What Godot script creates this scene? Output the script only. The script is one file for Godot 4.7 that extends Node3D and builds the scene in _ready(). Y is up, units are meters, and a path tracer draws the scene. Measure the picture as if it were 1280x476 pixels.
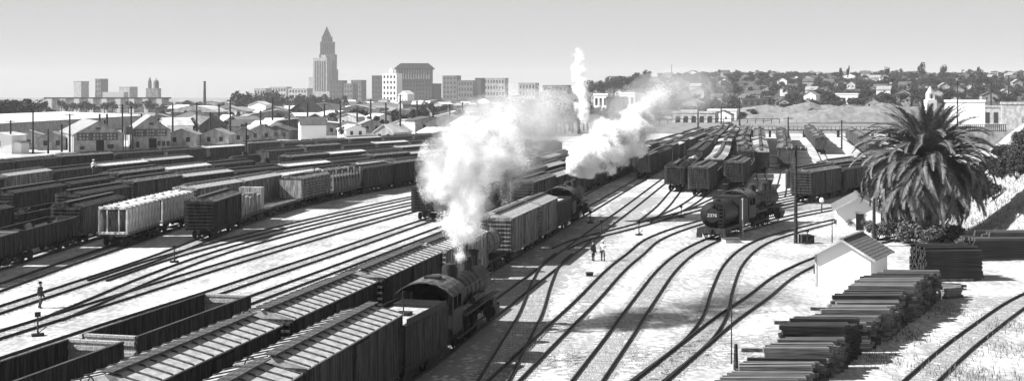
extends Node3D
# A railway freight yard seen from a bluff: camera 14.5 m above the rails, looking along -z. Units are metres.

var rng := RandomNumberGenerator.new()
var M := {}
var used := {}
var cache := {}
const ORD := ["first", "second", "third", "fourth", "fifth", "sixth", "seventh", "eighth", "ninth", "tenth", "eleventh", "twelfth", "thirteenth", "fourteenth", "fifteenth", "sixteenth", "seventeenth", "eighteenth", "nineteenth", "twentieth", "twenty-first", "twenty-second", "twenty-third", "twenty-fourth", "twenty-fifth", "twenty-sixth", "twenty-seventh", "twenty-eighth", "twenty-ninth", "thirtieth"]


func _ready():
	rng.seed = 1938
	set_up_view()
	make_materials()
	build_ground()
	build_tracks()
	build_hills()
	build_town()
	build_rolling_stock()
	build_sheds()
	build_timber()
	build_plants()
	build_small_things()
	build_steam()


func set_up_view():
	var cam := Camera3D.new()
	cam.name = "camera"
	add_child(cam)
	cam.position = Vector3(0, 14.5, 0)
	cam.projection = Camera3D.PROJECTION_FRUSTUM
	cam.near = 1.0
	cam.far = 12000.0
	cam.size = 476.0 / 1550.0
	cam.frustum_offset = Vector2(0, -120.0 / 1550.0)
	var we := WorldEnvironment.new()
	we.name = "environment"
	var e := Environment.new()
	we.environment = e
	add_child(we)
	e.background_mode = Environment.BG_SKY
	e.sky = Sky.new()
	var sm := ProceduralSkyMaterial.new()
	e.sky.sky_material = sm
	sm.sky_top_color = Color(.27, .27, .27)
	sm.sky_horizon_color = Color(.505, .505, .505)
	sm.sky_curve = 0.45
	sm.ground_bottom_color = Color(.3, .3, .3)
	sm.ground_horizon_color = Color(.5, .5, .5)
	e.tonemap_mode = Environment.TONE_MAPPER_LINEAR
	e.tonemap_exposure = 2.9
	e.volumetric_fog_enabled = true
	e.volumetric_fog_density = 0.0
	e.fog_enabled = true
	e.fog_density = 0.00011
	e.fog_light_color = Color(1, 1, 1)
	e.sdfgi_enabled = true
	e.ssao_enabled = true
	e.ssil_enabled = true
	var sun := DirectionalLight3D.new()
	sun.name = "sun"
	add_child(sun)
	sun.light_energy = 1.25
	sun.light_angular_distance = 0.5
	sun.shadow_enabled = true
	var az := deg_to_rad(7.0)
	var el := deg_to_rad(40.0)
	sun.look_at_from_position(Vector3.ZERO, -Vector3(-cos(el) * cos(az), sin(el), cos(el) * sin(az)))


# ---------------------------------------------------------------- mesh builder
class MB:
	var v := PackedVector3Array()
	var n := PackedVector3Array()
	var col := PackedColorArray()
	var tint = null

	func tri(a: Vector3, b: Vector3, c: Vector3):   # counter-clockwise seen from outside
		var k := (b - a).cross(c - a).normalized()
		v.push_back(a); v.push_back(c); v.push_back(b)
		n.push_back(k); n.push_back(k); n.push_back(k)
		if tint != null:
			col.push_back(tint); col.push_back(tint); col.push_back(tint)

	func quad(a: Vector3, b: Vector3, c: Vector3, d: Vector3):
		tri(a, b, c)
		tri(a, c, d)

	func smooth_quad(p: Array, k: Array):
		for i in [0, 2, 1, 0, 3, 2]:
			v.push_back(p[i])
			n.push_back(k[i])
			if tint != null:
				col.push_back(tint)

	func box(c: Vector3, s: Vector3, b := Basis()):
		var x: Vector3 = b.x * s.x * .5
		var y: Vector3 = b.y * s.y * .5
		var z: Vector3 = b.z * s.z * .5
		quad(c - x - y + z, c + x - y + z, c + x + y + z, c - x + y + z)
		quad(c + x - y - z, c - x - y - z, c - x + y - z, c + x + y - z)
		quad(c + x - y + z, c + x - y - z, c + x + y - z, c + x + y + z)
		quad(c - x - y - z, c - x - y + z, c - x + y + z, c - x + y - z)
		quad(c - x + y + z, c + x + y + z, c + x + y - z, c - x + y - z)
		quad(c - x - y - z, c + x - y - z, c + x - y + z, c - x - y + z)

	func bar(a: Vector3, b: Vector3, w: float, h: float):   # a box from a to b
		var d := (b - a)
		var l := d.length()
		d /= l
		var up := Vector3.UP if absf(d.y) < .98 else Vector3.RIGHT
		var x := up.cross(d).normalized()
		box((a + b) * .5, Vector3(w, h, l), Basis(x, d.cross(x), d))

	func tube(a: Vector3, b: Vector3, ra: float, rb: float, k := 8, caps := true):
		var d := (b - a).normalized()
		var up := Vector3.UP if absf(d.y) < .9 else Vector3.RIGHT
		var x := up.cross(d).normalized()
		var y := d.cross(x)
		for i in k:
			var t := TAU * i / k
			var u := TAU * (i + 1) / k
			var e := x * cos(t) + y * sin(t)
			var g := x * cos(u) + y * sin(u)
			if ra > 0.0001 and rb > 0.0001:
				smooth_quad([a + e * ra, a + g * ra, b + g * rb, b + e * rb], [e, g, g, e])
			elif rb <= 0.0001:
				tri(a + e * ra, a + g * ra, b)
			else:
				tri(a, b + g * rb, b + e * rb)
			if caps and ra > 0.0001:
				tri(a, a + g * ra, a + e * ra)
			if caps and rb > 0.0001:
				tri(b, b + e * rb, b + g * rb)

	func lathe(o: Vector3, axis: Vector3, prof: Array, k := 16):   # prof: [along, radius]
		for i in prof.size() - 1:
			tube(o + axis * prof[i][0], o + axis * prof[i + 1][0], prof[i][1], prof[i + 1][1], k, false)

	func extrude(prof: PackedVector2Array, z0: float, z1: float):   # convex, counter-clockwise in x,y
		var k := prof.size()
		for i in k:
			var a := prof[i]
			var b := prof[(i + 1) % k]
			quad(Vector3(a.x, a.y, z1), Vector3(a.x, a.y, z0), Vector3(b.x, b.y, z0), Vector3(b.x, b.y, z1))
		for i in range(1, k - 1):
			tri(Vector3(prof[0].x, prof[0].y, z1), Vector3(prof[i].x, prof[i].y, z1), Vector3(prof[i + 1].x, prof[i + 1].y, z1))
			tri(Vector3(prof[0].x, prof[0].y, z0), Vector3(prof[i + 1].x, prof[i + 1].y, z0), Vector3(prof[i].x, prof[i].y, z0))

	func ball(c: Vector3, r: Vector3, k := 10, h := 6):
		for j in h:
			for i in k:
				var p := []
				var q := []
				for ij in [[i, j], [i + 1, j], [i + 1, j + 1], [i, j + 1]]:
					var t: float = TAU * ij[0] / k
					var f: float = PI * ij[1] / h - PI / 2
					var e := Vector3(cos(t) * cos(f), sin(f), -sin(t) * cos(f))
					p.append(c + e * r)
					q.append((e / r).normalized())
				smooth_quad(p, q)

	func mesh() -> ArrayMesh:
		var m := ArrayMesh.new()
		var a := []
		a.resize(Mesh.ARRAY_MAX)
		a[Mesh.ARRAY_VERTEX] = v
		a[Mesh.ARRAY_NORMAL] = n
		if col.size() == v.size() and col.size():
			a[Mesh.ARRAY_COLOR] = col
		m.add_surface_from_arrays(Mesh.PRIMITIVE_TRIANGLES, a)
		return m


func one_box(s: Vector3, c := Vector3.ZERO) -> ArrayMesh:
	var key := "box %s %s" % [s, c]
	if not cache.has(key):
		var b := MB.new()
		b.box(c, s)
		cache[key] = b.mesh()
	return cache[key]


func numbered(called: String) -> String:
	var k: int = used.get(called, 0)
	used[called] = k + 1
	return called if k == 0 else "%s_%03d" % [called, k]


func thing(called, label, category, at = Vector3.ZERO, turn = 0.0, group = ""):
	var o := Node3D.new()
	o.name = numbered(called)
	add_child(o)
	o.position = at
	o.rotation.y = turn
	tag(o, label, category, group)
	return o


func tag(o, label, category, group = ""):
	o.set_meta("label", label)
	o.set_meta("category", category)
	if group != "":
		o.set_meta("group", group)


func part(called, m, material, parent, at = Vector3.ZERO):
	var o := MeshInstance3D.new()
	o.name = called
	o.mesh = m.mesh() if m is MB else m
	o.material_override = material
	parent.add_child(o, true)
	o.position = at
	return o


func pivot(called, parent, at = Vector3.ZERO):
	var o := Node3D.new()
	o.name = called
	parent.add_child(o, true)
	o.position = at
	return o


func struct(called, m, material):
	var o := MeshInstance3D.new()
	o.name = numbered(called)
	o.mesh = m.mesh() if m is MB else m
	o.material_override = material
	add_child(o)
	o.set_meta("kind", "structure")
	return o


func stuff(called, label, m, material, parent = self):
	var o := MeshInstance3D.new()
	o.name = called
	o.mesh = m.mesh() if m is MB else m
	o.material_override = material
	parent.add_child(o, true)
	o.set_meta("kind", "stuff")
	if label != "":
		o.set_meta("label", label)
	return o


# ---------------------------------------------------------------- materials
func noise_tex(seed_: int, freq: float, lo: float, hi: float, octaves := 4, size := 256, squash := Vector2.ONE, bias := 0.0):
	var f := FastNoiseLite.new()
	f.seed = seed_
	f.frequency = freq
	f.fractal_octaves = octaves
	var img := Image.create(size, size, false, Image.FORMAT_L8)
	for y in size:
		for x in size:   # a torus walk keeps the tile seamless
			var s := TAU * x / size
			var t := TAU * y / size
			var a := f.get_noise_3d(cos(s) * 40.0 * squash.x, sin(s) * 40.0 * squash.x, cos(t) * 40.0 * squash.y)
			var b := f.get_noise_3d(sin(t) * 40.0 * squash.y + 200.0, cos(s) * 40.0 * squash.x, sin(s) * 40.0 * squash.x + 90.0)
			var k := clampf(.5 + .9 * (a + b) * .5 / .35 + bias, 0, 1)
			var g: float = lerp(lo, hi, k)
			img.set_pixel(x, y, Color(g, g, g))
	img.generate_mipmaps()
	return ImageTexture.create_from_image(img)


func mat(called: String, value: float, tex = null, tile := 0.25, rough := 0.92, world := false):
	var m := StandardMaterial3D.new()
	m.resource_name = called
	m.albedo_color = Color(value, value, value).linear_to_srgb()
	m.roughness = rough
	m.metallic_specular = 0.3
	if tex != null:
		m.albedo_texture = tex
		m.uv1_triplanar = true
		m.uv1_world_triplanar = world
		m.uv1_scale = Vector3.ONE * tile
	M[called] = m
	return m


func make_materials():
	var blotch = noise_tex(1, .035, .55, 1.0)
	var soft = noise_tex(11, .045, .82, 1.0)
	var grain = noise_tex(2, .16, .62, 1.0, 3)
	var streak = noise_tex(3, .06, .62, 1.0, 4, 256, Vector2(1.6, .25))
	var plank = noise_tex(4, .06, .55, 1.0, 4, 256, Vector2(.3, 1.8))
	var soil = noise_tex(5, .03, .85, 1.0, 5, 512, Vector2.ONE, .25)
	var speck = noise_tex(6, .5, .78, 1.0, 2, 256)
	var g = mat("ground", .58, soil, .021, 1.0, true)
	g.detail_enabled = true
	g.detail_blend_mode = BaseMaterial3D.BLEND_MODE_MUL
	g.detail_albedo = speck
	g.detail_uv_layer = BaseMaterial3D.DETAIL_UV_1
	mat("ballast_and_shade", .33, speck, .35, 1.0, true)
	mat("dirt_patch", .40, grain, .3, 1.0, true)
	mat("scrub_ground", .20, soil, .02, 1.0, true)
	mat("bank", .46, grain, .12, 1.0, true)
	mat("rail", .045, grain, .4, .7, true)
	mat("rail_bright", .45, null, 1, .35)
	mat("sleeper", .34, grain, .5, 1.0, true)
	mat("car_black", .042, streak, .22)
	mat("car_dark", .06, streak, .17)
	mat("car_red", .072, streak, .2)
	mat("car_brown", .085, streak, .14)
	mat("car_grey", .23, streak, .19)
	mat("car_pale", .34, streak, .23)
	mat("car_white", .72, streak, .21)
	mat("roof_bright", .6, soft, .16)
	mat("roof_pale", .42, soft, .22)
	mat("roof_mid", .17, blotch, .19)
	mat("roof_dark", .06, blotch, .25)
	mat("seam", .10, blotch, .3)
	mat("board", .13, plank, .5)
	mat("steel", .03, grain, .5, .65)
	mat("loco_black", .022, grain, .3, .55)
	mat("loco_grey", .045, streak, .3, .6)
	mat("loco_roof", .13, blotch, .3, .7)
	mat("cement", .80, blotch, .3)
	mat("white_paint", .86)
	mat("white_far", .82)
	mat("pale_wall", .46, soft, .06)
	mat("grey_wall", .32, soft, .06)
	mat("dark_wall", .10, soft, .06)
	mat("stone", .19, soft, .03)
	mat("stone_pale", .42, soft, .03)
	mat("stone_dark", .085, soft, .03)
	mat("tile_roof", .20, grain, .4)
	mat("pale_roof", .60, soft, .03)
	mat("mid_roof", .30, soft, .05)
	mat("dark_roof", .10, soft, .05)
	mat("window", .035, null, 1, .25)
	mat("timber_pale", .26, plank, .35)
	mat("timber_mid", .13, plank, .37)
	mat("timber_dark", .055, plank, .4)
	mat("pole", .055, plank, .5)
	mat("iron", .05, grain, .5, .7)
	mat("lettering", .45)
	mat("black_hole", .012)
	mat("coal", .03, grain, .8)
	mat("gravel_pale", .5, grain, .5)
	for a in [["leaf_dark", .040], ["leaf_mid", .065], ["leaf_pale", .085], ["palm_leaf", .15], ["palm_dry", .2], ["dry_grass", .20]]:
		var m = mat(a[0], a[1], grain, .5, .8)
		m.backlight_enabled = true
		m.backlight = Color(.4, .4, .4)
	M.palm_leaf.roughness = .65
	M.palm_leaf.metallic_specular = .5
	mat("hill_scrub", .085, soft, .02, 1.0, true)
	mat("mound", .2, soft, .03, 1.0, true)
	mat("bark", .09, plank, .5)
	mat("trunk", .11, grain, 1.0)
	var cloth = mat("cloth", 1.0)
	cloth.vertex_color_use_as_albedo = true
	var st = mat("steam", .97)
	st.backlight_enabled = true
	st.backlight = Color(1, 1, 1)
	st.metallic_specular = 0.0
	st.roughness = 1.0


# ---------------------------------------------------------------- curves
func smooth_path(pts: Array, step := 2.0) -> Dictionary:
	var raw := PackedVector3Array()
	for i in pts.size() - 1:
		var p0: Vector3 = pts[i - 1] if i > 0 else pts[0] * 2.0 - pts[1]
		var p1: Vector3 = pts[i]
		var p2: Vector3 = pts[i + 1]
		var p3: Vector3 = pts[i + 2] if i + 2 < pts.size() else p2 * 2.0 - p1
		# chord-length tangents (uneven survey points)
		var l0 := maxf(p0.distance_to(p1), .1)
		var l1 := maxf(p1.distance_to(p2), .1)
		var l2 := maxf(p2.distance_to(p3), .1)
		var m1 := ((p1 - p0) / l0 * l1 + (p2 - p1) / l1 * l0) / (l0 + l1) * l1
		var m2 := ((p2 - p1) / l1 * l2 + (p3 - p2) / l2 * l1) / (l1 + l2) * l1
		var k := maxi(2, int(l1 / step))
		for j in k:
			var t := float(j) / k
			var t2 := t * t
			var t3 := t2 * t
			raw.append(p1 * (2 * t3 - 3 * t2 + 1) + m1 * (t3 - 2 * t2 + t) + p2 * (-2 * t3 + 3 * t2) + m2 * (t3 - t2))
	raw.append(pts[-1])
	var cum := PackedFloat32Array([0.0])
	for i in range(1, raw.size()):
		cum.append(cum[i - 1] + raw[i].distance_to(raw[i - 1]))
	return {"p": raw, "c": cum, "len": cum[cum.size() - 1]}


func along(path: Dictionary, s: float) -> Vector3:
	var c: PackedFloat32Array = path.c
	var p: PackedVector3Array = path.p
	if s <= 0.0:
		return p[0] + (p[0] - p[1]).normalized() * -s
	if s >= path.len:
		return p[-1] + (p[-1] - p[-2]).normalized() * (s - path.len)
	var i := c.bsearch(s)
	i = clampi(i, 1, p.size() - 1)
	return p[i - 1].lerp(p[i], (s - c[i - 1]) / maxf(c[i] - c[i - 1], 1e-4))


func nearest_s(path: Dictionary, q: Vector3) -> float:
	var best := 1e9
	var at := 0.0
	for i in path.p.size():
		var d: float = Vector2(path.p[i].x - q.x, path.p[i].z - q.z).length()
		if d < best:
			best = d
			at = path.c[i]
	return at



# ---------------------------------------------------------------- ground and tracks
var T := {}

func east(bearing: float, depth: float) -> float:   # metres right of the camera's line, from a surveyed bearing (640 is straight ahead)
	return (bearing - 640.0) * depth / 1550.0


func build_ground():
	var pm := PlaneMesh.new()
	pm.size = Vector2(9000, 7000)
	var g = struct("ground", pm, M.ground)
	g.position = Vector3(0, 0, -3200)
	# the town stands on greyer soil beyond the yard
	var b := MB.new()
	b.quad(Vector3(-285.29, 0.06, -330), Vector3(-22.19, 0.06, -430), Vector3(-330.32, 0.06, -6400), Vector3(-5532.9, 0.06, -6400))
	b.quad(Vector3(-22.19, 0.06, -430), Vector3(36.06, 0.06, -430), Vector3(536.77, 0.06, -6400), Vector3(-330.32, 0.06, -6400))
	b.quad(Vector3(38.58, 0.06, -460), Vector3(433.29, 0.06, -460), Vector3(3767.74, 0.06, -4000), Vector3(335.48, 0.06, -4000))
	struct("town_soil", b, M.scrub_ground)
	# trodden, greyer dirt between the nearer tracks
	for a in [[Vector3(2.17, 0, -67.29), 5.5, 1.6, .5], [Vector3(5.85, 0, -69.8), 7.5, 2.6, .1], [Vector3(9.12, 0, -67.29), 9, 2.4, .2], [Vector3(15.11, 0, -73.21), 6, 2.0, .15], [Vector3(5.92, 0, -89.9), 1.6, 1.0, .0], [Vector3(0.51, 0, -79.7), 3.0, 2.0, .4], [Vector3(15.46, 0, -82.63), 3.5, 1.0, .3], [Vector3(29.48, 0, -123.49), 5, 2.5, .3], [Vector3(31.82, 0, -85.78), 6, 3, .4], [Vector3(-27.93, 0, -92.11), 4, 1.0, .2], [Vector3(-19.88, 0, -90.62), 3, .8, .1], [Vector3(28.1, 0, -126.26), 4, 1.5, .2]]:
		dirt_patch(a[0], a[1], a[2], a[3])


func gauge_dirt(key: String, z0: float, z1: float, much: float, half := 6, cell := .2, lift := .012, soil := "dirt_patch"):
	# greyer trodden soil by the rails; the wide strips also deepen the trains' shade
	var path: Dictionary = T[key]
	var b := MB.new()
	var f := FastNoiseLite.new()
	f.seed = key.unicode_at(0)
	f.frequency = .5
	var s := -14.0
	while s < path.len:
		var p := along(path, s)
		if -p.z < z0 or -p.z > z1:
			s += .25
			continue
		var d := (along(path, s + .5) - along(path, s - .5)).normalized()
		var x := Vector3.UP.cross(d)
		for i in range(-half, half):
			var u: float = (absi(i) if i >= 0 else -i - 1) * cell + cell * .5
			if f.get_noise_2d(s * .8, i * .5) * .9 + rng.randf_range(-.3, .3) > much - maxf(0, absf(u) - (cell * half * .55)) * 1.1 / (cell * half * .8):
				continue
			var q := p + x * (i * cell) + Vector3(0, lift, 0)
			b.quad(q, q + d * .25, q + x * cell + d * .25, q + x * cell)
		s += .25
	if b.v.size():
		struct("trackbed_dirt_and_shade", b, M[soil])


func dirt_patch(at: Vector3, rx: float, rz: float, turn: float):
	# a ragged sheet with an uneven, holed edge
	var b := MB.new()
	var f := FastNoiseLite.new()
	f.seed = int(at.x * 7 + at.z * 13)
	f.frequency = .45
	var c := .22
	var q := Basis(Vector3.UP, turn)
	var nx := int(rx / c)
	var nz := int(rz / c)
	for i in range(-nx, nx):
		for j in range(-nz, nz):
			var u := Vector2(float(i) / nx, float(j) / nz).length()
			if 1.0 - u + f.get_noise_2d(i * c * 2.0, j * c * 4.0) * 1.7 + rng.randf_range(-.25, .25) < .38:
				continue
			var p := at + q * Vector3(i * c, .005, j * c)
			var x := q * Vector3(c, 0, 0)
			var z := q * Vector3(0, 0, c)
			b.quad(p, p + z, p + z + x, p + x)
	if b.v.size():
		struct("dirt", b, M.dirt_patch)


func lay_track(key: String, pts: Array, ties := true, back := 0.0, rails := true):
	var path := smooth_path(pts, 2.0)
	T[key] = path
	if not rails:
		return
	var o := Node3D.new()
	o.name = numbered("railroad_track")
	add_child(o)
	o.set_meta("kind", "structure")
	var s0 := -back
	for side in [-1.0, 1.0]:
		var b := MB.new()
		var s := s0
		var before = null
		while s <= path.len + .01:
			var p := along(path, s)
			var d := (along(path, s + .6) - along(path, s - .6)).normalized()
			var x = Vector3.UP.cross(d) * side
			var c = p + x * .755
			var ring := [c - x * .06, c - x * .033 + Vector3(0, .16, 0), c + x * .033 + Vector3(0, .16, 0), c + x * .06]
			if before != null:
				for i in 3:
					if side > 0:
						b.quad(before[i], ring[i], ring[i + 1], before[i + 1])
					else:
						b.quad(ring[i], before[i], before[i + 1], ring[i + 1])
			before = ring
			s += 2.0 if -p.z < 130 else 5.0
		part("rail", b, M.rail, o)
	if ties:
		var b := MB.new()
		var s := s0
		while s < path.len and -along(path, s).z < 150:
			var p := along(path, s)
			var d := (along(path, s + .5) - along(path, s - .5)).normalized()
			var x := Vector3.UP.cross(d)
			var lift := rng.randf_range(-.026, .008)
			b.box(p + Vector3(0, lift - .08, 0) + x * rng.randf_range(-.06, .06), Vector3(2.5 * rng.randf_range(.93, 1.03), .2, .21), Basis(x, Vector3.UP, d).rotated(Vector3.UP, rng.randf_range(-.03, .03)))
			s += .56
		if b.v.size():
			stuff("sleepers", "", b, M.sleeper, o)


func build_tracks():
	lay_track("A", [Vector3(-15, 0, -43.5), Vector3(-4.74, 0, -90), Vector3(8.5, 0, -150), Vector3(22.2, 0, -212), Vector3(45, 0, -310), Vector3(115, 0, -600)])
	lay_track("B", [Vector3(-11.2, 0, -38), Vector3(-6.9, 0, -59), Vector3(-4.9, 0, -66), Vector3(-3.2, 0, -74), Vector3(.2, 0, -90), Vector3(3.6, 0, -106), Vector3(7.8, 0, -125.6), Vector3(13.8, 0, -153), Vector3(24.7, 0, -204), Vector3(45.5, 0, -300), Vector3(112, 0, -600)])
	lay_track("C", [Vector3(-0.93, 0, -62.78), Vector3(0.14, 0, -72.04), Vector3(1.09, 0, -80.56), Vector3(2.27, 0, -95.23), Vector3(3.42, 0, -106.01), Vector3(4.81, 0, -112.94)], true, 16)
	lay_track("D", [Vector3(-0.36, 0, -62.78), Vector3(1.77, 0, -72.04), Vector3(4.83, 0, -85.13), Vector3(9.51, 0, -106.01), Vector3(10.91, 0, -111.26), Vector3(13.87, 0, -122.81), Vector3(18.07, 0, -133.38), Vector3(21.16, 0, -139.6), Vector3(28.41, 0, -151.86), Vector3(39.25, 0, -168.98), Vector3(49.92, 0, -184.22), Vector3(61.59, 0, -198.89)], true, 16)
	lay_track("E", [Vector3(3.85, 0, -62.78), Vector3(6.55, 0, -74.67), Vector3(9.37, 0, -87.45), Vector3(13.29, 0, -104.05), Vector3(15.21, 0, -110.71), Vector3(19.81, 0, -122.81), Vector3(24.88, 0, -132.99), Vector3(30.94, 0, -143.15), Vector3(40.28, 0, -156.08), Vector3(51.63, 0, -170.27)], true, 16)
	lay_track("F", [Vector3(6.97, 0, -62.78), Vector3(11.14, 0, -73.45), Vector3(12.86, 0, -79.42), Vector3(15.38, 0, -90.99), Vector3(19.01, 0, -106.01), Vector3(20.6, 0, -111.26), Vector3(24.53, 0, -121.49), Vector3(30.71, 0, -132.21), Vector3(36.25, 0, -140.47), Vector3(46.68, 0, -153.94)], true, 16)
	lay_track("G", [Vector3(7.09, 0, -62.78), Vector3(11.28, 0, -73.45), Vector3(13.53, 0, -79.14), Vector3(17.24, 0, -87.62), Vector3(21.64, 0, -98.36), Vector3(25.26, 0, -105.52), Vector3(29.36, 0, -112.38), Vector3(34.89, 0, -120.19), Vector3(40.96, 0, -126.98)], true, 14)
	lay_track("H", [Vector3(20.82, 0, -62.78), Vector3(25.32, 0, -70.45), Vector3(29.25, 0, -76.71), Vector3(35.83, 0, -86.78), Vector3(43.75, 0, -96.88)], true, 16)
	lay_track("K", [Vector3(4.48, 0, -115.85), Vector3(6.27, 0, -121.49), Vector3(12.01, 0, -132.99), Vector3(20.3, 0, -149.83), Vector3(25.79, 0, -160.54), Vector3(37.98, 0, -178.37), Vector3(51.33, 0, -198.89), Vector3(66.17, 0, -218.2)])
	lay_track("Q", [Vector3(25, 0, -143), Vector3(38.6, 0, -165), Vector3(45, 0, -175), Vector3(57, 0, -193), Vector3(79, 0, -223)])
	lay_track("Q2", [Vector3(24, 0, -150), Vector3(34.6, 0, -167), Vector3(41, 0, -177), Vector3(53, 0, -195.5), Vector3(75, 0, -226)])
	lay_track("S0", [Vector3(4, 0, -150), Vector3(17.5, 0, -214), Vector3(38, 0, -300), Vector3(100, 0, -560)], false)
	lay_track("S2", [Vector3(14.9, 0, -140), Vector3(18.6, 0, -156), Vector3(24.2, 0, -184), Vector3(48, 0, -300), Vector3(108, 0, -600)])
	lay_track("S3", [Vector3(16.81, 0, -143.15), Vector3(21.15, 0, -156.08), Vector3(27.2, 0, -178), Vector3(52, 0, -300), Vector3(112, 0, -600)])
	lay_track("S4", [Vector3(22.5, 0, -154), Vector3(33.4, 0, -187), Vector3(56, 0, -300), Vector3(116, 0, -600)])
	lay_track("S5", [Vector3(30, 0, -165), Vector3(37.4, 0, -187), Vector3(45.6, 0, -227), Vector3(60, 0, -300), Vector3(120, 0, -600)])
	lay_track("S6", [Vector3(38, 0, -176), Vector3(49.5, 0, -225), Vector3(66, 0, -300), Vector3(126, 0, -600)], false)
	lay_track("S7", [Vector3(52, 0, -199), Vector3(75, 0, -300), Vector3(137, 0, -600)], false)
	lay_track("S8", [Vector3(66, 0, -215), Vector3(86, 0, -300), Vector3(150, 0, -600)], false)
	lay_track("GT", [Vector3(-23.8, 0, -40), Vector3(-9.7, 0, -100), Vector3(2.2, 0, -150), Vector3(17, 0, -212), Vector3(38, 0, -300)])
	lay_track("L0", [Vector3(-29, 0, -40), Vector3(-22.2, 0, -71), Vector3(-15.3, 0, -100), Vector3(-4.8, 0, -145), Vector3(11, 0, -208), Vector3(34, 0, -300)])
	lay_track("L1", [Vector3(-27.54, 0, -66.69), Vector3(-25.24, 0, -76.71), Vector3(-21.95, 0, -89.54), Vector3(-19.63, 0, -99.45), Vector3(-15.7, 0, -115.85), Vector3(-10.15, 0, -140.47), Vector3(-4.23, 0, -164.05), Vector3(5.42, 0, -210.05)], true, 14)
	lay_track("L2", [Vector3(-30.78, 0, -74.54), Vector3(-28.33, 0, -86.11), Vector3(-25.05, 0, -102.16), Vector3(-20.49, 0, -122.15), Vector3(-12.1, 0, -155), Vector3(-4.64, 0, -179.8), Vector3(5.74, 0, -222.52)], true, 14)
	lay_track("L3", [Vector3(-29.61, 0, -79.14), Vector3(-29.22, 0, -85.46), Vector3(-28.63, 0, -96.46), Vector3(-27.14, 0, -110.71), Vector3(-22.31, 0, -132.99), Vector3(-12.9, 0, -165.26), Vector3(-4.92, 0, -190.47), Vector3(6.04, 0, -234.11)])
	lay_track("L3b", [Vector3(-32.22, 0, -96.05), Vector3(-30.82, 0, -108.57), Vector3(-28.22, 0, -121.49), Vector3(-23.56, 0, -140.47), Vector3(-13.65, 0, -174.9), Vector3(-5.18, 0, -200.67)])
	lay_track("L4", [Vector3(-34.37, 0, -83.24), Vector3(-33.04, 0, -94.83), Vector3(-31.43, 0, -110.71), Vector3(-30.75, 0, -123.49), Vector3(-30.25, 0, -137.88), Vector3(-29.38, 0, -146.9), Vector3(-25.75, 0, -167.72), Vector3(-21.27, 0, -184.22), Vector3(-15.54, 0, -200.67), Vector3(-5.86, 0, -227.02), Vector3(11.15, 0, -288.14)], true, 14)
	lay_track("L5", [Vector3(-38.35, 0, -92.87), Vector3(-38.23, 0, -102.16), Vector3(-37.54, 0, -114.09), Vector3(-37.06, 0, -124.86), Vector3(-36.68, 0, -133.78)], true, 14)
	lay_track("L6", [Vector3(-38.5, 0, -78), Vector3(-38.1, 0, -105), Vector3(-37.8, 0, -115), Vector3(-37.4, 0, -125), Vector3(-36.6, 0, -136), Vector3(-33.73, 3.9, -149.36), Vector3(-30.96, 3.9, -162.67), Vector3(-26.22, 3.9, -176.67), Vector3(-20.95, 3.9, -191.05), Vector3(-13.59, 3.9, -210.64), Vector3(0, 3.9, -241.62)].map(func(p): return Vector3(p.x, 0, p.z)))
	lay_track("L7", [Vector3(-43.2, 0, -84), Vector3(-42.6, 0, -114), Vector3(-41.6, 0, -136)])
	lay_track("R6", [Vector3(-49.95, 4.1, -106.05), Vector3(-48.94, 4.1, -118.53), Vector3(-47.19, 4.1, -135.46), Vector3(-44.37, 4.1, -153.52), Vector3(-41.71, 4.1, -164.49), Vector3(-36.02, 4.1, -180.11), Vector3(-25.33, 4.1, -206.67), Vector3(-14.86, 4.1, -230.29), Vector3(0, 4.1, -260)].map(func(p): return Vector3(p.x, 0, p.z)), false)
	lay_track("R7", [Vector3(-56.3, 4.1, -121.2), Vector3(-55.47, 4.1, -134.33), Vector3(-53.83, 4.1, -149.26), Vector3(-51.84, 4.1, -163.65), Vector3(-47.27, 4.1, -183.18), Vector3(-41.6, 4.1, -201.5), Vector3(-27.68, 4.1, -237.06), Vector3(-13.87, 4.1, -268.67)].map(func(p): return Vector3(p.x, 0, p.z)), false)
	lay_track("R8", [Vector3(-66.52, 4.1, -145.23), Vector3(-65.9, 4.1, -159.6), Vector3(-63.56, 4.1, -179.11), Vector3(-61.67, 4.1, -187.44), Vector3(-55.38, 4.1, -209.35), Vector3(-47.88, 4.1, -231.94), Vector3(-31.2, 4.1, -268.67), Vector3(-15.41, 4.1, -298.52)].map(func(p): return Vector3(p.x, 0, p.z)), false)
	lay_track("R9", [Vector3(-82.48, 4.1, -185.29), Vector3(-81.17, 4.1, -196.59), Vector3(-78.77, 4.1, -208), Vector3(-67.83, 4.1, -233.62), Vector3(-57.03, 4.1, -260), Vector3(-44.57, 4.1, -287.86), Vector3(-28.55, 4.1, -316.08)].map(func(p): return Vector3(p.x, 0, p.z)), false)

	for a in [["D", 50, 125, .1], ["E", 50, 128, .35], ["F", 50, 128, .2], ["G", 60, 110, .05], ["H", 50, 110, .3], ["C", 50, 110, .3], ["L2", 55, 130, .0], ["L1", 55, 130, .05], ["L4", 70, 122, .2], ["K", 110, 170, .1]]:
		gauge_dirt(a[0], a[1], a[2], a[3])
	gauge_dirt("B", 44, 175, .3, 13, .27, .006, "ballast_and_shade")  # darker cinder soil, its tone also painting in the trains' shadow zone
	gauge_dirt("A", 44, 150, .35, 10, .27, .006, "ballast_and_shade")


# ---------------------------------------------------------------- hills
func hill_height(x: float, z: float) -> float:   # z: depth in metres
	var col := x / z
	var rise := smoothstep(620.0, 1500.0, z) * 36.0 * smoothstep(-.02, .16, col)
	rise += smoothstep(1500.0, 2300.0, z) * 14.0 * smoothstep(-.3, .1, col)
	rise += 7.0 * smoothstep(600.0, 700.0, z) * smoothstep(.19, .3, col) * (1.0 - smoothstep(1000.0, 1200.0, z))
	return rise


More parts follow.
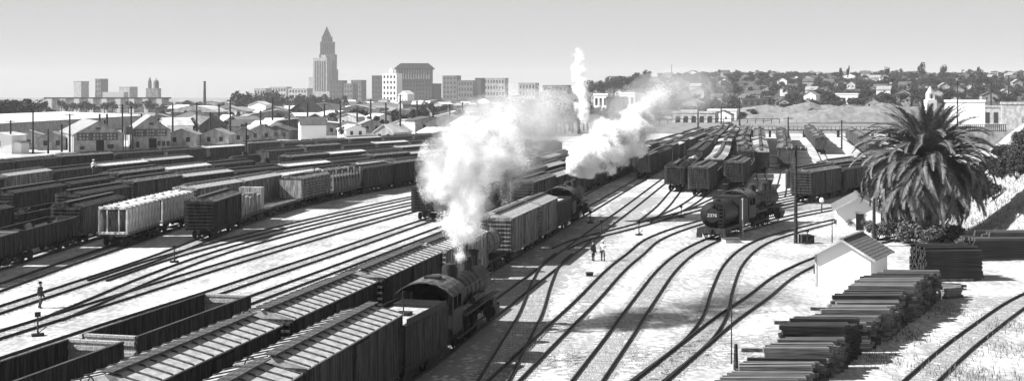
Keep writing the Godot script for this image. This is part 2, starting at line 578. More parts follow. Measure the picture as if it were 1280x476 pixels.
func bank_height(x: float, z: float) -> float:
	var e := x - (41.5 + .36 * (z - 120.0))
	return 11.0 * smoothstep(0.0, 19.0, e) * smoothstep(108.0, 124.0, z) * (1.0 - smoothstep(225.0, 300.0, z))


func build_hills():
	var f := FastNoiseLite.new()
	f.seed = 5
	f.frequency = .006
	var b := MB.new()
	var grid := []
	for j in 34:
		var z := 600.0 + 55.0 * j
		var row := []
		for i in 44:
			var x := z * (-.16 + .018 * i)
			row.append(Vector3(x, hill_height(x, z) * (1.0 + .25 * f.get_noise_2d(x, z)) - .5, -z))
		grid.append(row)
	for j in 33:
		for i in 43:
			b.quad(grid[j][i], grid[j][i + 1], grid[j + 1][i + 1], grid[j + 1][i])
	struct("hill", b, M.hill_scrub)
	b = MB.new()
	f.frequency = .09
	grid = []
	for j in 50:
		var z := 106.0 + 4.0 * j
		var row := []
		for i in 40:
			var x := 38.0 + .36 * (z - 120.0) + 1.6 * i
			var h := bank_height(x, z)
			row.append(Vector3(x, h + f.get_noise_2d(x, z) * .7 * minf(1, h * .6) - .05, -z))
		grid.append(row)
	for j in 49:
		for i in 39:
			b.quad(grid[j][i], grid[j][i + 1], grid[j + 1][i + 1], grid[j + 1][i])
	struct("embankment", b, M.bank)
	# spoil heaps across the yard's end
	for a in [[1010, 700, 60, 9.0], [1090, 640, 55, 8.5], [1150, 690, 50, 7.0], [960, 760, 50, 6]]:
		b = MB.new()
		var o := Vector3(east(a[0], a[1]), 0, -a[1])
		grid = []
		for j in 13:
			var row := []
			for i in 21:
				var u := (i - 10) / 10.0
				var w := (j - 6) / 6.0
				var r := sqrt(u * u + w * w)
				row.append(o + Vector3(u * a[2], maxf(-.5, a[3] * (1.0 - r * r) * (1 + .5 * f.get_noise_2d(u * 30 + a[0], w * 30))), w * 26.0))
			grid.append(row)
		for j in 12:
			for i in 20:
				b.quad(grid[j][i], grid[j + 1][i], grid[j + 1][i + 1], grid[j][i + 1])
		struct("earth_mound", b, M.mound)



# ---------------------------------------------------------------- freight cars
# local axes of a car: x across, y up from the rail head, z along the track, origin at the middle
func truck(parent, z: float, lod: int):
	if lod == 0:
		var t = pivot("truck", parent, Vector3(0, 0, z))
		for s in [-1, 1]:
			var key := "frame%d" % s
			if not cache.has(key):
				var b := MB.new()
				b.extrude(PackedVector2Array([Vector2(-.95, .35), Vector2(-.35, .2), Vector2(.35, .2), Vector2(.95, .35), Vector2(.95, .55), Vector2(.4, .72), Vector2(-.4, .72), Vector2(-.95, .55)]), -.07, .07)
				var r := MB.new()
				for i in b.v.size() / 3:
					var q := []
					for k in [0, 2, 1]:
						var p: Vector3 = b.v[i * 3 + k]
						q.append(Vector3(p.z + s * 1.0, p.y, -p.x))
					r.tri(q[0], q[1], q[2])
				cache[key] = r.mesh()
			part("side_frame", cache[key], M.steel, t)
			for e in [-.85, .85]:
				if not cache.has("wheel"):
					var w := MB.new()
					w.lathe(Vector3(-.07, 0, 0), Vector3.RIGHT, [[0, .0], [0, .42], [.11, .42], [.11, .45], [.14, .45], [.14, 0]], 14)
					cache["wheel"] = w.mesh()
				part("wheel", cache["wheel"], M.steel, t, Vector3(s * .75, .43, e))
		if not cache.has("bolster"):
			var b := MB.new()
			b.box(Vector3(0, .62, 0), Vector3(2.1, .3, .4))
			b.tube(Vector3(-.8, .43, -.85), Vector3(.8, .43, -.85), .08, .08, 6)
			b.tube(Vector3(-.8, .43, .85), Vector3(.8, .43, .85), .08, .08, 6)
			cache["bolster"] = b.mesh()
		part("bolster", cache["bolster"], M.steel, t)
		return
	var key := "truck%d" % lod
	if not cache.has(key):
		var b := MB.new()
		for s in [-1, 1]:
			b.box(Vector3(s * .95, .45, 0), Vector3(.14, .3, 1.9))
			for e in [-.85, .85]:
				b.tube(Vector3(s * .68, .43, e), Vector3(s * .92, .43, e), .43, .43, 10 if lod == 1 else 6)
		b.box(Vector3(0, .55, 0), Vector3(1.9, .35, .5))
		b.box(Vector3(0, .43, -.85), Vector3(1.5, .16, .16))
		b.box(Vector3(0, .43, .85), Vector3(1.5, .16, .16))
		cache[key] = b.mesh()
	part("truck", cache[key], M.steel, parent, Vector3(0, 0, z))


func couplers(o, L: float):
	if not cache.has("coupler"):
		var b := MB.new()
		b.box(Vector3(0, .85, 0), Vector3(.28, .3, .75))
		cache["coupler"] = b.mesh()
	for s in [-1, 1]:
		part("coupler", cache["coupler"], M.steel, o, Vector3(0, 0, s * (L * .5 + .25)))


func boxcar(o, L: float, lod: int, body_mat, roof_mat, hgt := 3.8, peak := .36):
	var W := 2.95
	var key := "boxcar %s %d %s %s" % [L, lod, hgt, peak]
	if not cache.has(key):
		var d := {}
		var b := MB.new()
		b.extrude(PackedVector2Array([Vector2(-W / 2, 1.05), Vector2(W / 2, 1.05), Vector2(W / 2, hgt), Vector2(0, hgt + peak - .04), Vector2(-W / 2, hgt)]), -L / 2, L / 2)
		b.box(Vector3(0, .95, 0), Vector3(.7, .3, L - .3))
		if lod < 2:
			for s in [-1, 1]:
				b.box(Vector3(s * (W / 2 - .02), 1.0, 0), Vector3(.1, .24, L * .92))
				var k := 10
				for i in k + 1:   # panel seams of the side sheathing
					var z := -L / 2 + .08 + (L - .16) * i / k
					b.box(Vector3(s * (W / 2 + .015), (hgt + 1.05) / 2, z), Vector3(.05, hgt - 1.1, .09))
				b.box(Vector3(s * (W / 2 + .03), hgt - .05, 0), Vector3(.08, .12, L))
		d.body = b.mesh()
		b = MB.new()
		var e := W / 2 + .1
		b.extrude(PackedVector2Array([Vector2(-e, hgt - .05), Vector2(-e, hgt - .02), Vector2(-e + .02, hgt + .02), Vector2(0, hgt + peak + .03), Vector2(e - .02, hgt + .02), Vector2(e, hgt - .02), Vector2(e, hgt - .05), Vector2(0, hgt + peak - .03)]) if false else PackedVector2Array([Vector2(-e, hgt - .04), Vector2(e, hgt - .04), Vector2(e, hgt + .02), Vector2(0, hgt + peak + .03), Vector2(-e, hgt + .02)]), -L / 2 - .06, L / 2 + .06)
		if lod == 1:
			for i in 13:
				var z := -L / 2 + .12 + (L - .24) * i / 12
				for s in [-1, 1]:
					b.bar(Vector3(s * .2, hgt + peak - .01, z), Vector3(s * e, hgt + .03, z), .1, .1)
		d.roof = b.mesh()
		b = MB.new()
		for s in [-1, 1]:
			b.bar(Vector3(s * .2, hgt + peak - .0, 0), Vector3(s * e, hgt + .04, 0), .085, .075)
		d.seam = b.mesh()
		b = MB.new()
		b.box(Vector3(0, hgt + peak + .13, 0), Vector3(.52, .07, L + .3))
		d.board = b.mesh()
		b = MB.new()
		b.box(Vector3.ZERO, Vector3(.165, .05, L + .3))
		d.plank = b.mesh()
		b = MB.new()
		b.box(Vector3(0, (hgt + 1.0) / 2, 0), Vector3(W + .02, hgt - 1.0, .08))
		for i in 8:
			b.box(Vector3(0, 1.25 + (hgt - 1.45) * i / 7.0, .1), Vector3(W * .95, .11, .22))
		d.end = b.mesh()
		b = MB.new()
		b.box(Vector3(0, (hgt + 1.1) / 2 - .05, 0), Vector3(.09, hgt - 1.35, 1.9))
		for i in 3:
			b.box(Vector3(.04, 1.4 + i * .9, 0), Vector3(.05, .09, 1.8))
		d.door = b.mesh()
		b = MB.new()
		for s in [-.22, .22]:
			b.box(Vector3(0, (hgt + 1.1) / 2, s), Vector3(.04, hgt - 1.2, .04))
		for i in 7:
			b.box(Vector3(.02, 1.3 + i * .36, 0), Vector3(.04, .04, .46))
		d.ladder = b.mesh()
		b = MB.new()
		b.lathe(Vector3.ZERO, Vector3.FORWARD, [[0, .0], [0, .05], [.04, .05], [.04, 0]], 8)
		for i in 10:
			var t := TAU * i / 10
			var u := TAU * (i + 1) / 10
			b.bar(Vector3(cos(t), sin(t), 0) * .28, Vector3(cos(u), sin(u), 0) * .28, .04, .04)
		for i in 3:
			b.bar(Vector3.ZERO, Vector3(cos(i * TAU / 3), sin(i * TAU / 3), 0) * .28, .03, .03)
		d.brake = b.mesh()
		cache[key] = d
	var d: Dictionary = cache[key]
	part("body", d.body, body_mat, o)
	var roof = part("roof", d.roof, roof_mat, o)
	if lod == 0:
		for i in 15:
			part("roof_seam", d.seam, M.seam, roof, Vector3(0, 0, -L / 2 + .12 + (L - .24) * i / 14))
		var rb = pivot("running_board", o)
		for i in 3:
			part("plank", d.plank, M.board, rb, Vector3((i - 1) * .18, hgt + peak + .13, rng.randf_range(-.05, .05)))
	else:
		part("running_board", d.board, M.board, o)
	if lod < 2:
		for s in [-1, 1]:
			var en = part("end_wall", d.end, body_mat, o, Vector3(0, 0, s * (L / 2 + .03)))
			en.rotation.y = 0.0 if s > 0 else PI
			var dr = part("door", d.door, body_mat, o, Vector3(s * (W / 2 + .07), 0, .2))
			dr.rotation.y = 0.0 if s > 0 else PI
	if lod < 2:
		for s in [-1, 1]:
			for e in [-1, 1]:
				var l = part("ladder", d.ladder, body_mat, o, Vector3(s * (W / 2 + .07), 0, e * (L / 2 - .35)))
				l.rotation.y = 0.0 if s > 0 else PI
		part("brake_wheel", d.brake, M.steel, o, Vector3(.7, hgt + .1, -L / 2 - .28))
	couplers(o, L)
	for s in [-1, 1]:
		truck(o, s * (L / 2 - 1.9), lod)


func gondola(o, L: float, lod: int, body_mat, cargo_mat = null, hgt := 2.75):
	var W := 2.9
	var wall := .09
	var base := 1.05
	var b := MB.new()
	b.box(Vector3(0, base + .06, 0), Vector3(W, .14, L))
	b.box(Vector3(0, .85, 0), Vector3(.6, .3, L - .4))
	part("floor", b, body_mat, o)
	for s in [-1, 1]:
		b = MB.new()
		b.box(Vector3(s * (W / 2 - wall / 2), (hgt + base) / 2, 0), Vector3(wall, hgt - base - .02, L))
		b.box(Vector3(s * (W / 2 - wall / 2), hgt + .03, 0), Vector3(.17, .1, L + .06))
		var side = part("side_wall", b, body_mat, o)
		if lod < 2:
			for i in 13:
				part("stake", one_box(Vector3(.13, hgt - base - .08, .17), Vector3(s * (W / 2 + .05), (hgt + base) / 2, -L / 2 + .2 + (L - .4) * i / 12.0)), body_mat, side)
		b = MB.new()
		b.box(Vector3(0, (hgt + base) / 2, s * (L / 2 - .05)), Vector3(W - .2, hgt - base, .08))
		for i in 3:   # pressed ribs show on both faces
			b.box(Vector3(0, base + .38 + i * .52, s * (L / 2 - .05)), Vector3(W - .24, .2, .26))
		b.box(Vector3(0, hgt + .02, s * (L / 2 - .05)), Vector3(W - .2, .12, .2))
		part("end_wall", b, M.gravel_pale if lod == 0 else body_mat, o)  # near end walls coloured paler to stand for sunlight on their ribs
	if lod == 0:
		b = MB.new()   # ladder plate at the corner
		for s in [-1, 1]:
			b.box(Vector3(W / 2 + .03, 1.95, L / 2 * s + .1 * s - .35 * s), Vector3(.05, 1.7, .06))
		for i in 4:
			b.box(Vector3(W / 2 + .05, 1.3 + i * .4, L / 2 - .3), Vector3(.05, .05, .5))
		part("ladder", b, M.gravel_pale, o)
	if cargo_mat != null:
		b = MB.new()
		var g := []
		for j in 15:
			var row := []
			for i in 6:
				var e := 1.0 - absf(i - 2.5) / 2.5
				row.append(Vector3((i - 2.5) / 2.5 * (W / 2 - .1), base + .25 + (.7 + .9 * e) * (1.0 if lod > 0 else .28) * rng.randf_range(.6, 1.2), (j - 7) / 7.0 * (L / 2 - .12)))
			g.append(row)
		for j in 14:
			for i in 5:
				b.quad(g[j][i], g[j + 1][i], g[j + 1][i + 1], g[j][i + 1])
		part("cargo", b, cargo_mat, o)
	couplers(o, L)
	for s in [-1, 1]:
		truck(o, s * (L / 2 - 1.7), lod)


func cement_hopper(o, L: float):
	var W := 2.8
	var top := 3.55
	var b := MB.new()
	b.box(Vector3(0, 2.35, 0), Vector3(W - .3, 2.2, L - 2.0))
	b.box(Vector3(0, 1.15, 0), Vector3(W, .25, L))
	part("tank_body", b, M.car_grey, o)
	for s in [-1, 1]:
		b = MB.new()   # sloping hopper end
		b.quad(Vector3(-W / 2 + .15, 1.25, s * (L / 2 - 2.2)), Vector3(W / 2 - .15, 1.25, s * (L / 2 - 2.2)), Vector3(W / 2 - .15, 3.3, s * (L / 2 - .3)), Vector3(-W / 2 + .15, 3.3, s * (L / 2 - .3)))
		b.quad(Vector3(-W / 2 + .15, 1.2, s * (L / 2 - 2.3)), Vector3(-W / 2 + .15, 3.25, s * (L / 2 - .4)), Vector3(W / 2 - .15, 3.25, s * (L / 2 - .4)), Vector3(W / 2 - .15, 1.2, s * (L / 2 - 2.3)))
		part("slope_sheet", b, M.car_grey, o)
		for x in [-W / 2 + .06, -W / 5, W / 5, W / 2 - .06]:
			part("end_post", one_box(Vector3(.12, 2.3, .12), Vector3(x, 2.35, s * (L / 2 - .08))), M.car_white, o)
		part("end_beam", one_box(Vector3(W, .22, .2), Vector3(0, 1.25, s * (L / 2 - .05))), M.cement, o)
	for i in 11:
		var z := -L / 2 + .1 + (L - .2) * i / 10
		for s in [-1, 1]:
			part("side_rib", one_box(Vector3(.18, 2.25, .11), Vector3(s * (W / 2 - .06), 2.35, z)), M.car_white, o)
	for s in [-1, 1]:
		part("side_sheet", one_box(Vector3(.06, 2.2, L - .1), Vector3(s * (W / 2 - .14), 2.35, 0)), M.car_white, o)
	b = MB.new()
	b.extrude(PackedVector2Array([Vector2(-W / 2, top - .08), Vector2(W / 2, top - .08), Vector2(W / 2 - .1, top + .05), Vector2(.6, top + .2), Vector2(-.6, top + .2), Vector2(-W / 2 + .1, top + .05)]), -L / 2, L / 2)
	var r = part("roof", b, M.cement, o)
	for i in 8:
		part("roof_rib", one_box(Vector3(W + .08, .16, .14), Vector3(0, top + .1, -L / 2 + .2 + (L - .4) * i / 7)), M.cement, r)
	for i in 4:
		b = MB.new()
		b.tube(Vector3(0, top + .15, 0), Vector3(0, top + .36, 0), .32, .28, 10)
		part("hatch", b, M.cement, r, Vector3(0, 0, -L / 2 + 1.0 + (L - 2.0) * i / 3.0))
	couplers(o, L)
	for s in [-1, 1]:
		truck(o, s * (L / 2 - 1.3), 1)


func tank_car(o, L: float, lod: int, m):
	var b := MB.new()
	b.lathe(Vector3(0, 2.25, -L / 2 + .5), Vector3.BACK, [[0, 0], [.08, .55], [.28, .88], [.5, 1.0], [L - 1.5, 1.0], [L - 1.28, .88], [L - 1.08, .55], [L - 1.0, 0]], 18)
	part("tank", b, m, o)
	b = MB.new()
	b.tube(Vector3(0, 3.1, 0), Vector3(0, 3.75, 0), .5, .5, 14)
	b.tube(Vector3(0, 3.75, 0), Vector3(0, 3.9, 0), .5, .2, 14)
	part("dome", b, m, o)
	for i in 3:
		b = MB.new()
		b.tube(Vector3(0, 2.25, -.05), Vector3(0, 2.25, .05), 1.03, 1.03, 18)
		part("band", b, M.steel, o, Vector3(0, 0, (i - 1) * L * .3))
	b = MB.new()
	b.box(Vector3(0, 1.05, 0), Vector3(2.4, .22, L))
	b.box(Vector3(0, .9, 0), Vector3(.6, .3, L - .3))
	part("underframe", b, M.steel, o)
	for s in [-1, 1]:
		b = MB.new()
		b.bar(Vector3(s * 1.25, 2.3, -L / 2 + .4), Vector3(s * 1.25, 2.3, L / 2 - .4), .05, .05)
		part("handrail", b, M.steel, o)
		truck(o, s * (L / 2 - 1.7), lod)
	couplers(o, L)


func flatcar(o, L: float, lod: int, cargo := ""):
	var b := MB.new()
	b.box(Vector3(0, 1.08, 0), Vector3(2.85, .26, L))
	b.box(Vector3(0, .85, 0), Vector3(1.6, .3, L * .7))
	part("deck", b, M.board if cargo != "" else M.timber_mid, o)
	if cargo == "crates":
		var z := -L / 2 + .9
		while z < L / 2 - .8:
			var h := rng.randf_range(1.7, 2.6)
			for x in [-.68, .68]:
				part("crate", one_box(Vector3(1.25, h, 1.25), Vector3(x, 1.22 + h / 2, z)), [M.car_pale, M.car_grey, M.gravel_pale][rng.randi() % 3], o)
			z += 1.5
	if cargo == "stakes":
		for s in [-1, 1]:
			for i in 10:
				var h := rng.randf_range(2.2, 3.1)
				part("stake", one_box(Vector3(.14, h, .16), Vector3(s * 1.38, 1.2 + h / 2, -L / 2 + .4 + (L - .8) * i / 9.0)), M.car_pale, o)
		for k in 12:
			var lay := k / 4
			var c := MB.new()
			c.box(Vector3(-.96 + .64 * (k % 4), 1.55 + lay * .62, rng.randf_range(-.2, .2)), Vector3(.6, .58, L - .8))
			part("timber", c, [M.car_grey, M.timber_mid, M.car_brown][rng.randi() % 3], o)
	couplers(o, L)
	for s in [-1, 1]:
		truck(o, s * (L / 2 - 1.8), lod)


func stock_car(o, L: float, lod: int, m):
	var W := 2.9
	var b := MB.new()
	b.box(Vector3(0, 1.1, 0), Vector3(W, .25, L))
	b.box(Vector3(0, 2.4, 0), Vector3(W - .5, 2.3, L - .5))
	part("body", b, M.car_dark, o)
	for s in [-1, 1]:
		for i in 7:
			part("slat", one_box(Vector3(.06, .2, L), Vector3(s * (W / 2 - .05), 1.4 + i * .36, 0)), m, o)
		for i in 9:
			var z := -L / 2 + .1 + (L - .2) * i / 8.0
			part("post", one_box(Vector3(.1, 2.6, .13), Vector3(s * (W / 2 + .04), 2.42, z)), m, o)
		for i in 8:
			var z := -L / 2 + .1 + (L - .2) * i / 8.0
			var c := MB.new()
			var z2 := z + (L - .2) / 8.0
			c.bar(Vector3(s * (W / 2 + .03), 1.3 if i % 2 else 3.5, z), Vector3(s * (W / 2 + .03), 3.5 if i % 2 else 1.3, z2), .08, .1)
			part("brace", c, m, o)
		part("end_wall", one_box(Vector3(W - .1, 2.5, .08), Vector3(0, 2.4, s * (L / 2 - .06))), m, o)
	b = MB.new()
	b.extrude(PackedVector2Array([Vector2(-W / 2 - .1, 3.68), Vector2(W / 2 + .1, 3.68), Vector2(W / 2 + .1, 3.74), Vector2(0, 4.08), Vector2(-W / 2 - .1, 3.74)]), -L / 2 - .05, L / 2 + .05)
	part("roof", b, M.roof_mid, o)
	part("running_board", one_box(Vector3(.5, .07, L + .2), Vector3(0, 4.2, 0)), M.board, o)
	couplers(o, L)
	for s in [-1, 1]:
		truck(o, s * (L / 2 - 1.8), lod)


const CAR := {
	"b0": ["black steel-ended boxcar", "car_black", "roof_mid"], "b1": ["dark boxcar with a dusty pale roof", "car_dark", "roof_pale"],
	"b2": ["dark boxcar with a dark roof", "car_red", "roof_dark"], "b3": ["brown boxcar with a grey roof", "car_brown", "roof_mid"],
	"b4": ["dark boxcar with a bright white roof", "car_dark", "roof_bright"], "b5": ["grey sided boxcar with a pale roof", "car_grey", "roof_pale"],
	"b6": ["pale sided refrigerator car", "car_pale", "roof_bright"], "b7": ["grey sided boxcar with a dusty bright roof", "car_grey", "roof_bright"]}


func place_car(kind: String, path: Dictionary, s: float, L: float, where: String, ord_: String, group: String, lod_shift := 0):
	var a := along(path, s + 1.8)
	var c := along(path, s + L - 1.8)
	var mid := (a + c) * .5
	var dir := (c - a).normalized()
	var dep := -mid.z
	var lod := 0 if dep < 100 else 1 if dep < 235 else 2
	lod = clampi(lod + lod_shift, 0, 2)
	var desc := ""
	var cat := "boxcar"
	var called := "boxcar"
	match kind:
		"gd": desc = "dark empty gondola"; cat = "gondola"
		"gl": desc = "dark gondola heaped with coal"; cat = "gondola"
		"gp": desc = "dark gondola heaped with pale gravel"; cat = "gondola"
		"hc": desc = "cement-whitened covered hopper car"; cat = "hopper car"
		"tk": desc = "dark tank car with a dome"; cat = "tank car"
		"tg": desc = "grey tank car with a dome"; cat = "tank car"
		"ff": desc = "empty flatcar"; cat = "flatcar"
		"fc": desc = "flatcar stacked with pale crates"; cat = "flatcar"
		"fs": desc = "flatcar of timber held by tall stakes"; cat = "flatcar"
		"sc": desc = "pale slatted stock car"; cat = "stock car"
		_: desc = CAR[kind][0]
	called = cat.replace(" ", "_")
	var o = thing(called, "%s, %s %s" % [desc, ord_, where], cat, mid + Vector3(0, .165, 0), atan2(dir.x, dir.z), group)
	match kind:
		"gd": gondola(o, L, lod, M.car_dark)
		"gl": gondola(o, L, lod, M.car_dark, M.coal)
		"gp": gondola(o, L, lod, M.car_dark, M.gravel_pale)
		"hc": cement_hopper(o, L)
		"tk": tank_car(o, L, lod, M.car_black)
		"tg": tank_car(o, L, lod, M.car_grey)
		"ff": flatcar(o, L, lod)
		"fc": flatcar(o, L, lod, "crates")
		"fs": flatcar(o, L, lod, "stakes")
		"sc": stock_car(o, L, lod, M.car_pale)
		_: boxcar(o, L, lod, M[CAR[kind][1]], M[CAR[kind][2]], [3.8, 3.8, 3.62, 4.05, 3.7, 3.9, 3.75, 3.8][int(kind[1])])
	return o


func train(key: String, s: float, kinds: String, where: String, group: String, L := 12.2, gap := 1.15):
	var i := 0
	for k in kinds.split(" "):
		var l := L
		if k == "hc": l = 9.4
		if k == "tk" or k == "tg": l = minf(L, 10.0)
		place_car(k, T[key], s, l, where, ORD[i], group)
		s += l + gap
		i += 1
	return s


func random_kinds(n: int, pool: String, seed_: int) -> String:
	var r := RandomNumberGenerator.new()
	r.seed = seed_
	var p := pool.split(" ")
	var out := []
	for i in n:
		out.append(p[r.randi() % p.size()])
	return " ".join(out)


func s_at_depth(key: String, z: float) -> float:
	var path: Dictionary = T[key]
	for i in path.p.size():
		if -path.p[i].z >= z:
			return path.c[i]
	return path.len


func build_rolling_stock():
	var ga := "cars of the long boxcar train beside the black engine"
	var wa := "in the long train, counting from below"
	var kinds := ["b1", "b1", "b1", "b6", "tg", "b5", "b5"]
	var zs := [45.0, 58.4, 71.7, 85.0, 97.6, 105.0, 117.6]
	var ls := [12.2, 12.1, 12.1, 11.6, 6.6, 11.6, 8.2]
	for i in 7:
		place_car(kinds[i], T.A, s_along(T.A, zs[i]), ls[i], wa, ORD[i], ga)
	var s := s_along(T.B, 48.0)
	place_car("b1", T.B, s - 13.2, 12.2, "behind the engine's tender, at the bottom edge", "second", "boxcars coupled behind the near engine")
	var near_car = place_car("b1", T.B, s, 12.1, "behind the tender of the near engine", "first", "boxcars coupled behind the near engine")
	emblem(near_car, Vector3(1.56, 2.7, 5.0), .5)
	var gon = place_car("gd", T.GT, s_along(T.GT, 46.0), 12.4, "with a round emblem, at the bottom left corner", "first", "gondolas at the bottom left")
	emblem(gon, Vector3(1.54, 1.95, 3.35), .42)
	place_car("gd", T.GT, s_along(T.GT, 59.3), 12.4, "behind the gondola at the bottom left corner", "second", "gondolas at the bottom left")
	train("GT", s_along(T.GT, 146.0), "b3 b1 b2 b1 b3 b2 b1", "in the string beside the long train", "cars standing behind the steam")
	train("L0", s_along(T.L0, 141.0), "b1 b2 b3 b1 b2 b1 b0 b2", "in the string behind the rising steam", "cars standing behind the steam")
	train("L1", s_along(T.L1, 141.0), "b0 b2 b1 b3 b2 b1 b2", "in the string left of the steam", "cars standing behind the steam")
	var gl := "cars standing in the left yard"
	train("L4", s_along(T.L4, 122.0), "b0 fc ff sc fs b2 b0 b2 b3 b2 b0 b2", "in the left yard's nearest string", gl, 10.6, 1.0)
	train("L7", s_along(T.L7, 92.5), "gl gl b2", "left of the cement hoppers", gl, 11.6, 1.1)
	train("L6", s_along(T.L6, 117.0), "hc hc b5 b5 b6 sc b7 b2 b1 b2 b3 b2", "in the string led by cement hoppers", gl, 11.4, 1.0)
	train("R6", 0.0, "b2 gl b2 b3 b1 b2 b4 b2 b3 b1 b2 b2 b3 b2", "in the row behind the cement hoppers", gl)
	train("R7", 0.0, "gl b2 b2 b3 b7 b2 tk b0 b4 b2 b1 b2 b2", "in the third row behind the hoppers", gl)
	train("R8", 0.0, "b2 b5 b2 b4 b1 gl tk b2 b3 b2 b4 b2 b2 b3", "in the left yard's row before the farthest", gl)
	train("R9", 0.0, "b2 b2 b0 b2 b2 b4 b3 b2 b2 b1 b2 b2 b3", "in the farthest row, before the gabled warehouses", gl)
	var gs := "strings of cars in the far yard"
	train("S0", s_along(T.S0, 205.0), random_kinds(14, "b0 b2 b2 b3 b1", 3), "in the far yard's string nearest the steam", gs)
	train("A", s_along(T.A, 212.0), "b3 b2 b2 b3 b4 " + random_kinds(14, "b0 b2 b3 b2 b1", 4), "in the far yard's leftmost clear string", gs)
	train("S2", s_along(T.S2, 184.0), "b2 gl gl gp " + random_kinds(13, "gl b2 b3 b0", 5), "in the far string of loaded gondolas", gs)
	train("S3", s_along(T.S3, 175.0), "b3 gp b1 b4 " + random_kinds(14, "b2 b3 b1 gl", 6), "in the string behind the tender number 2376", gs)
	train("S4", s_along(T.S4, 188.0), "b3 gp " + random_kinds(14, "b2 b3 b0 gp", 7), "in the string behind the engine's cab", gs)
	train("S5", s_along(T.S5, 227.0), random_kinds(14, "b3 b5 b2 b3 b1", 8), "in the string left of the slender pole", gs)
	train("S6", s_along(T.S6, 238.0), random_kinds(12, "b2 b0 b3 b2", 9), "in the string just behind the slender pole", gs)
	train("S7", s_along(T.S7, 300.0), random_kinds(9, "b2 b0 b3", 10), "in the far string right of the pole", gs)
	train("S8", s_along(T.S8, 262.0), random_kinds(9, "b2 b0 b3", 11), "in the far string nearest the palm", gs)
	train("Q2", s_along(T.Q2, 176.0), "b2 b3 b2", "in the string just behind those boxcars", "boxcars left of the palm")
	train("Q", s_along(T.Q, 165.0), "b3 b2 b2", "in the string running behind the palm", "boxcars left of the palm")
	engine("near", T.B, s_along(T.B, 60.4), "black steam engine under the rising plume of steam", "black tender of the steam engine under the plume")
	engine("vanderbilt", T.E, s_along(T.E, 123.5) - .6, "black steam engine standing right of its round-ended tender", "round-ended tank tender numbered 2376")
	engine("far", T.A, s_along(T.A, 126.4), "dark steam engine half hidden below the dense white cloud", "dark tender behind the engine below the white cloud")


func s_along(path: Dictionary, z: float) -> float:
	for i in range(1, path.p.size()):
		if -path.p[i].z >= z:
			var k: float = (z + path.p[i - 1].z) / maxf(-path.p[i].z + path.p[i - 1].z, .001)
			return lerpf(path.c[i - 1], path.c[i], k)
	return path.len


func emblem(o, at: Vector3, r: float):
	# a round painted herald: ring and bar, flat on the side sheet
	var b := MB.new()
	for i in 18:
		var t := TAU * i / 18
		var u := TAU * (i + 1) / 18
		b.bar(Vector3(.0, cos(t), sin(t)) * r, Vector3(.0, cos(u), sin(u)) * r, .02, r * .22)
	b.box(Vector3(0, 0, 0), Vector3(.02, r * .3, r * 1.5))
	part("emblem", b, M.lettering, o, at)


# ---------------------------------------------------------------- engines
func engine(kind: String, path: Dictionary, s: float, label: String, tender_label: String):
	var TL := 6.4 if kind == "near" else 8.4
	var tm := (along(path, s + 1.2) + along(path, s + TL - 1.2)) * .5
	var td := (along(path, s + TL - 1.2) - along(path, s + 1.2)).normalized()
	var t = thing("tender", tender_label, "tender", tm + Vector3(0, .165, 0), atan2(td.x, td.z), "tenders of the three engines")
	tender(t, TL, kind)
	var s2 := s + TL + .5
	var LL := 12.4
	var em := (along(path, s2 + 3.0) + along(path, s2 + LL - 3.0)) * .5
	var ed := (along(path, s2 + LL - 3.0) - along(path, s2 + 3.0)).normalized()
	var o = thing("steam_engine", label, "locomotive", em + Vector3(0, .165, 0), atan2(ed.x, ed.z), "steam engines in the yard")
	locomotive(o, LL)


